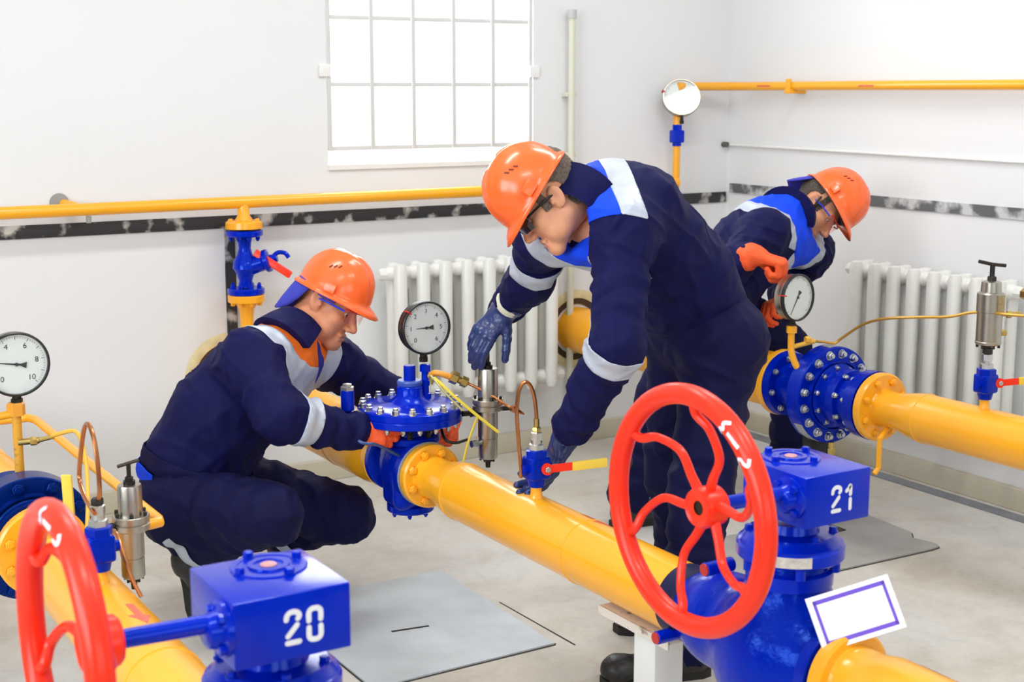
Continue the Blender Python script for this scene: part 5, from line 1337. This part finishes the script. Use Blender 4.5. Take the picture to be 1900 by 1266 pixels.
# ---- the man bending over the pilot regulator
m2 = dict(label='person in navy workwear and blue rubber gloves bending over the middle pipe', skin=SKIN, seed=1.0,
  spine=[(2.605, 3.22, 0.985), (2.515, 3.21, 1.105), (2.40, 3.21, 1.215), (2.28, 3.205, 1.305), (2.165, 3.20, 1.36)],
  shoulder=[(2.165, 3.385, 1.245), (2.190, 3.035, 1.275)], elbow=[(2.230, 3.560, 1.086), (2.078, 2.905, 1.005)], wrist=[(2.250, 3.740, 0.976), (2.062, 3.080, 0.758)],
  hip=[(2.625, 3.315, 0.93), (2.595, 3.115, 0.93)], knee=[(2.610, 3.335, 0.50), (2.485, 3.06, 0.51)], ankle=[(2.665, 3.34, 0.10), (2.42, 3.02, 0.10)],
  head=(2.057, 3.200, 1.357), face=cv(-0.69, -0.72, 0.03), crown=cv(-0.72, 0.68, 0.12),
  torso_r=[(0.135, 1.22), (0.138, 1.22), (0.142, 1.25), (0.138, 1.22), (0.078, 1.15)], torso_fold=(0.006, 0.13, 0.4), arm_fold=(0.0055, 0.075),
  extra=[((2.30, 3.10, 1.33), (2.19, 3.05, 1.28), 0.10, 0.088, 0.05)],
  jacket_m=NAVY, yoke_m=ROYAL, yoke_label='royal blue yoke of the jacket', yoke_c=(2.165, 3.17, 1.345), yoke_r=(0.172, 0.230), yoke_lat=0.130, yoke_s=0.0, yoke_plane=((2.189, 3.100, 1.394), cv(0.97, 0.24, 0), 0.064, cv(-0.3, -0.95, 0)),
  bands=[('e', 'w', 1, 0.10, 0.029), ('s', 'e', 0, 0.62, 0.030)], collar_front=(-0.55, 0, -0.8), collar_gap=0.42, collar_off=0.048, cuts=[((2.125, 3.20, 1.345), (1.98, 3.20, 1.27), 0.108, 0.125, 0.012)], arm_r=(0.076, 0.064, 0.053),
  leg_fold=(0.006, 0.11), hair=(HAIRM, 0.062), leg_r=(0.112, 0.090, 0.084, 0.080), pelvis_r=0.136)
b2, f2, u2, _, _ = person(m2)
helmet(b2, (2.031, 3.200, 1.364), cv(-0.52, -0.85, 0.06), cv(-0.84, 0.52, 0.12), scale=0.925)
glasses(b2, m2['head'], f2, u2, BLACK, DARKLENS)
glove(b2, (2.223, 3.700, 0.980), cv(-0.62, -0.74, 0.20), cv(0.30, -0.40, -0.85), 1, ((0.42, 0.35, 0.2), (0.45, 0.35, 0.2), (0.48, 0.38, 0.2), (0.50, 0.40, 0.2)), GLOVEB, 1.12, thumb_dir=(0.62, 0.75, 0.30), cuff=0.035, fore=m2['elbow'][0], cuff_m=CUFFM)
glove(b2, (2.087, 3.150, 0.710), cv(-0.48, -0.85, -0.05), cv(-0.80, 0.2, 0.55), -1, ((0.22, 0.40, 0.25), (0.25, 0.42, 0.25), (0.30, 0.45, 0.3), (0.35, 0.5, 0.3)), GLOVEB, 1.08, thumb_dir=(0.30, 0.92, 0.05), cuff=0.085, fore=m2['elbow'][1])
boot(b2, (2.405, 3.01, 0.115), (2.475, 2.995, 0), (2.165, 3.075, 0), (0, 0, 1), (2.425, 3.02, 0.24))
boot(b2, (2.665, 3.34, 0.115), (2.74, 3.33, 0), (2.425, 3.375, 0), (0, 0, 1), (2.66, 3.34, 0.24))

# ---- the crouching man
m1 = dict(label='person in navy jacket with orange shoulders, crouching left of the diaphragm regulator', skin=SKIN2, seed=5.0, heavy=0.006,
  spine=[(1.36, 4.16, 0.42), (1.40, 4.14, 0.54), (1.47, 4.11, 0.665), (1.57, 4.08, 0.775), (1.665, 4.055, 0.875)],
  shoulder=[(1.505, 3.985, 0.845), (1.855, 4.185, 0.775)], elbow=[(1.524, 3.800, 0.709), (2.051, 4.200, 0.634)], wrist=[(1.761, 3.820, 0.625), (2.150, 4.050, 0.583)],
  hip=[(1.31, 4.08, 0.405), (1.50, 4.25, 0.40)], knee=[(1.463, 3.760, 0.431), (1.864, 4.120, 0.273)], ankle=[(1.339, 4.050, 0.281), (1.746, 4.320, 0.183)],
  head=(1.801, 4.060, 0.989), face=cv(0.83, -0.49, 0.22), crown=cv(0.47, 0.87, 0.10),
  torso_r=[(0.135, 1.2), (0.14, 1.22), (0.145, 1.25), (0.132, 1.22), (0.078, 1.15)], torso_fold=(0.007, 0.12, 1.2), arm_fold=(0.006, 0.08),
  jacket_m=NAVY, yoke_m=ORANGEC, yoke_label='orange yoke of the jacket', yoke_c=(1.675, 4.06, 0.885), yoke_r=(0.118, 0.185), yoke_lat=0.168,
  bands=[('e', 'w', 0, 0.30, 0.030)], collar_front=cv(0.75, -0.55, 0.5), collar_gap=0.55, arm_r=(0.082, 0.072, 0.054),
  leg_fold=(0.006, 0.10), leg_r=(0.112, 0.098, 0.088, 0.080), pelvis_r=0.138, knee_k=0.012,
  leg_bands=[(0, 0.93, 0.016), (1, 0.93, 0.016)], shirt=((1.755, 3.985, 0.83), cv(0.6, -0.3, 0.7), 0.024, 0.09), shirt_dir=(-0.12, -0.05, -0.95))
b1, f1, u1, (jp, jq), _ = person(m1)
tl = (A(m1['spine'][0])-A(m1['spine'][1])); tl /= np.linalg.norm(tl)
hemv = (jp-A(m1['spine'][0]))@tl
region(b1, jp, jq, 0.026-np.abs(hemv+0.088), NAVYT, 'waistband', 0.008, 'elasticated waistband of the jacket', thick=0.004)
bk = (jp-A(m1['spine'][0]))@A(cv(-1, 0.1, 0.0))
region(b1, jp, jq, np.minimum(0.022-np.abs(hemv+0.042), bk-0.07), ROYAL, 'shirt_tail', 0.016, 'royal blue shirt tail below the waistband')
helmet(b1, (1.812, 4.060, 0.996), cv(0.87, -0.43, 0.20), cv(0.42, 0.89, 0.10), scale=0.925)
glasses(b1, m1['head'], f1, u1, BLUEPL, LENSR, mat('red_plastic', (224, 62, 56), 0.35))
glove(b1, m1['wrist'][0], cv(0.97, -0.05, -0.1), cv(0.1, -0.1, -1), 1, ((0.4, 0.7, 0.5), (0.5, 0.8, 0.5), (0.55, 0.8, 0.5), (0.6, 0.85, 0.5)), GLOVEO, 1.0, (0.6, 0.7, 0.3), cuff=0.04, fore=m1['elbow'][0])
glove(b1, (2.211, 4.020, 0.577), cv(0.12, -0.45, 0.85), cv(-0.95, -0.1, 0.1), -1, ((0.5, 0.8, 0.5), (0.55, 0.8, 0.5), (0.6, 0.85, 0.5), (0.65, 0.9, 0.5)), GLOVEO, 1.0, (0.6, 0.7, 0.3), cuff=0.05, fore=m1['elbow'][1])
boot(b1, (1.315, 4.050, 0.242), (1.311, 4.130, 0.246), (1.345, 4.10, 0.004), cv(0.8, 0.1, 0.2), (1.341, 4.020, 0.315))
boot(b1, (1.728, 4.340, 0.152), (1.727, 4.420, 0.149), (1.70, 4.36, 0.004), cv(0.8, 0.1, 0.2), (1.748, 4.300, 0.207))
# ---- the man leaning over the right pipeline
m3 = dict(label='person in navy workwear with orange gloves leaning over behind the drum filter', skin=SKIN, seed=9.0,
  spine=[(3.550, 4.270, 0.881), (3.598, 4.260, 0.957), (3.669, 4.250, 1.030), (3.763, 4.240, 1.093), (3.843, 4.220, 1.150)],
  shoulder=[(3.594, 4.080, 1.116), (4.107, 4.360, 0.989)], elbow=[(3.375, 4.020, 0.993), (4.021, 4.420, 0.817)], wrist=[(3.411, 3.980, 1.041), (3.834, 4.200, 0.832)],
  hip=[(3.446, 4.200, 0.845), (3.646, 4.360, 0.809)], knee=[(3.22, 4.22, 0.50), (3.935, 4.29, 0.60)], ankle=[(3.10, 4.24, 0.12), (3.985, 4.32, 0.11)],
  head=(3.987, 4.220, 1.178), face=cv(0.52, -0.78, 0.34), crown=cv(0.82, 0.52, 0.10),
  torso_r=[(0.13, 1.2), (0.135, 1.22), (0.14, 1.25), (0.132, 1.22), (0.078, 1.15)], torso_fold=(0.006, 0.12, 2.2), arm_fold=(0.006, 0.08),
  jacket_m=NAVY, yoke_m=ROYAL, yoke_label='royal blue yoke of the jacket', yoke_c=(3.853, 4.200, 1.156), yoke_r=(0.205, 0.255), yoke_lat=0.150, yoke_s=0.03,
  bands=[], collar_front=cv(0.55, -0.75, 0.3), collar_gap=0.5, collar_off=-0.012, cuts=[((3.934, 4.220, 1.146), (4.056, 4.180, 1.079), 0.080, 0.095, 0.012)], leg_fold=(0.006, 0.11), leg_r=(0.105, 0.09, 0.082, 0.078), hair=(HAIRD, 0.045))
b3, f3, u3, _, _ = person(m3)
helmet(b3, (4.020, 4.200, 1.182), cv(0.42, -0.76, 0.50), cv(0.89, 0.42, 0.12), scale=1.03)
glasses(b3, m3['head'], f3, u3, BLUEPL, LENSR, mat('red_plastic', (224, 62, 56), 0.35))
glove(b3, (3.421, 3.950, 1.053), cv(0.88, -0.28, 0.2), cv(-0.3, -0.9, -0.25), 1, ((1.25, 1.55, 1.0), (1.3, 1.55, 1.0), (1.3, 1.55, 1.0), (1.35, 1.55, 1.0)), GLOVEO, 1.28, (0.2, 0.85, 0.5), cuff=0.02, fore=m3['elbow'][0])
glove(b3, m3['wrist'][1], cv(-0.75, -0.3, 0.3), cv(-0.2, -0.9, 0.1), -1, ((0.8, 0.9, 0.6), (0.9, 1.0, 0.6), (0.9, 1.0, 0.6), (1.0, 1.1, 0.6)), GLOVEO, 1.05, (0.5, 0.6, 0.6), cuff=0.05, fore=m3['elbow'][1])
boot(b3, (3.10, 4.24, 0.12), (3.03, 4.25, 0), (3.33, 4.21, 0), (0, 0, 1), (3.10, 4.24, 0.26))
boot(b3, (3.985, 4.32, 0.12), (3.91, 4.33, 0), (4.21, 4.30, 0), (0, 0, 1), (3.98, 4.32, 0.25))
# caps worn under the helmets, bill to the back
def cap_bill(person, c, f, u, pts, wd, wrap=0.055):
    f, u = ortho(f, u); r = f.cross(u); Wd = lambda x, y, z: V(c) + r*x + f*y + u*z
    vs = []; n, m_ = 14, len(pts)-1
    for (y, z, wf) in pts:
        for i in range(n+1):
            s = -1 + 2*i/n
            vs.append(Wd(wd*wf*math.sin(s*1.35)/math.sin(1.35), y + wrap*wf*wf*(1-math.cos(s*1.35))/(1-math.cos(1.35)), z))
    fs = [(j*(n+1)+i, j*(n+1)+i+1, (j+1)*(n+1)+i+1, (j+1)*(n+1)+i) for j in range(m_) for i in range(n)]
    o = pyt(None, 'cap', vs, fs, CAPM, person); md = o.modifiers.new('thickness', 'SOLIDIFY'); md.thickness = 0.005
    return o
BILL = [(-0.112, 0.050, 1.0), (-0.122, 0.020, 1.0), (-0.132, -0.020, 0.97), (-0.140, -0.060, 0.86), (-0.144, -0.085, 0.66), (-0.146, -0.096, 0.35)]
BILL3 = [(-0.100, 0.065, 0.8), (-0.122, 0.040, 1.0), (-0.140, 0.008, 1.0), (-0.152, -0.016, 0.86), (-0.158, -0.028, 0.45)]
for bb_, hh_, ff_, uu_, lab in ((b1, m1['head'], f1, u1, 'blue cotton cap under the helmet, bill down the neck'), (b3, m3['head'], f3, u3, 'blue cotton cap under the helmet, bill to the back')):
    o = cap_bill(bb_, hh_, ff_, uu_, BILL if bb_ is b1 else BILL3, 0.085 if bb_ is b1 else 0.066, 0.075 if bb_ is b1 else 0.03); o['label'] = lab
    if bb_ is b1: B().lathe(V(hh_)-ff_*0.010+uu_*0.014, uu_, [(0, 0.080), (0, 0.0875), (0.035, 0.088), (0.035, 0.080), (0, 0.080)], 40, 0.95, 2*math.pi-0.95, hint=ff_).done('cap_band', CAPM, o)
b = B(); r3 = f3.cross(u3); H3 = lambda x, y, z: V(m3['head']) + r3*x + f3*y + u3*z
b.tube([H3(0.086, 0.0, 0.03), H3(0.078, 0.015, -0.03), H3(0.055, 0.03, -0.09), H3(0.0, 0.04, -0.128), H3(-0.055, 0.03, -0.09), H3(-0.078, 0.015, -0.03), H3(-0.086, 0.0, 0.03)], 0.0045, 8, 5).done('chin_strap', BLACK, b3)
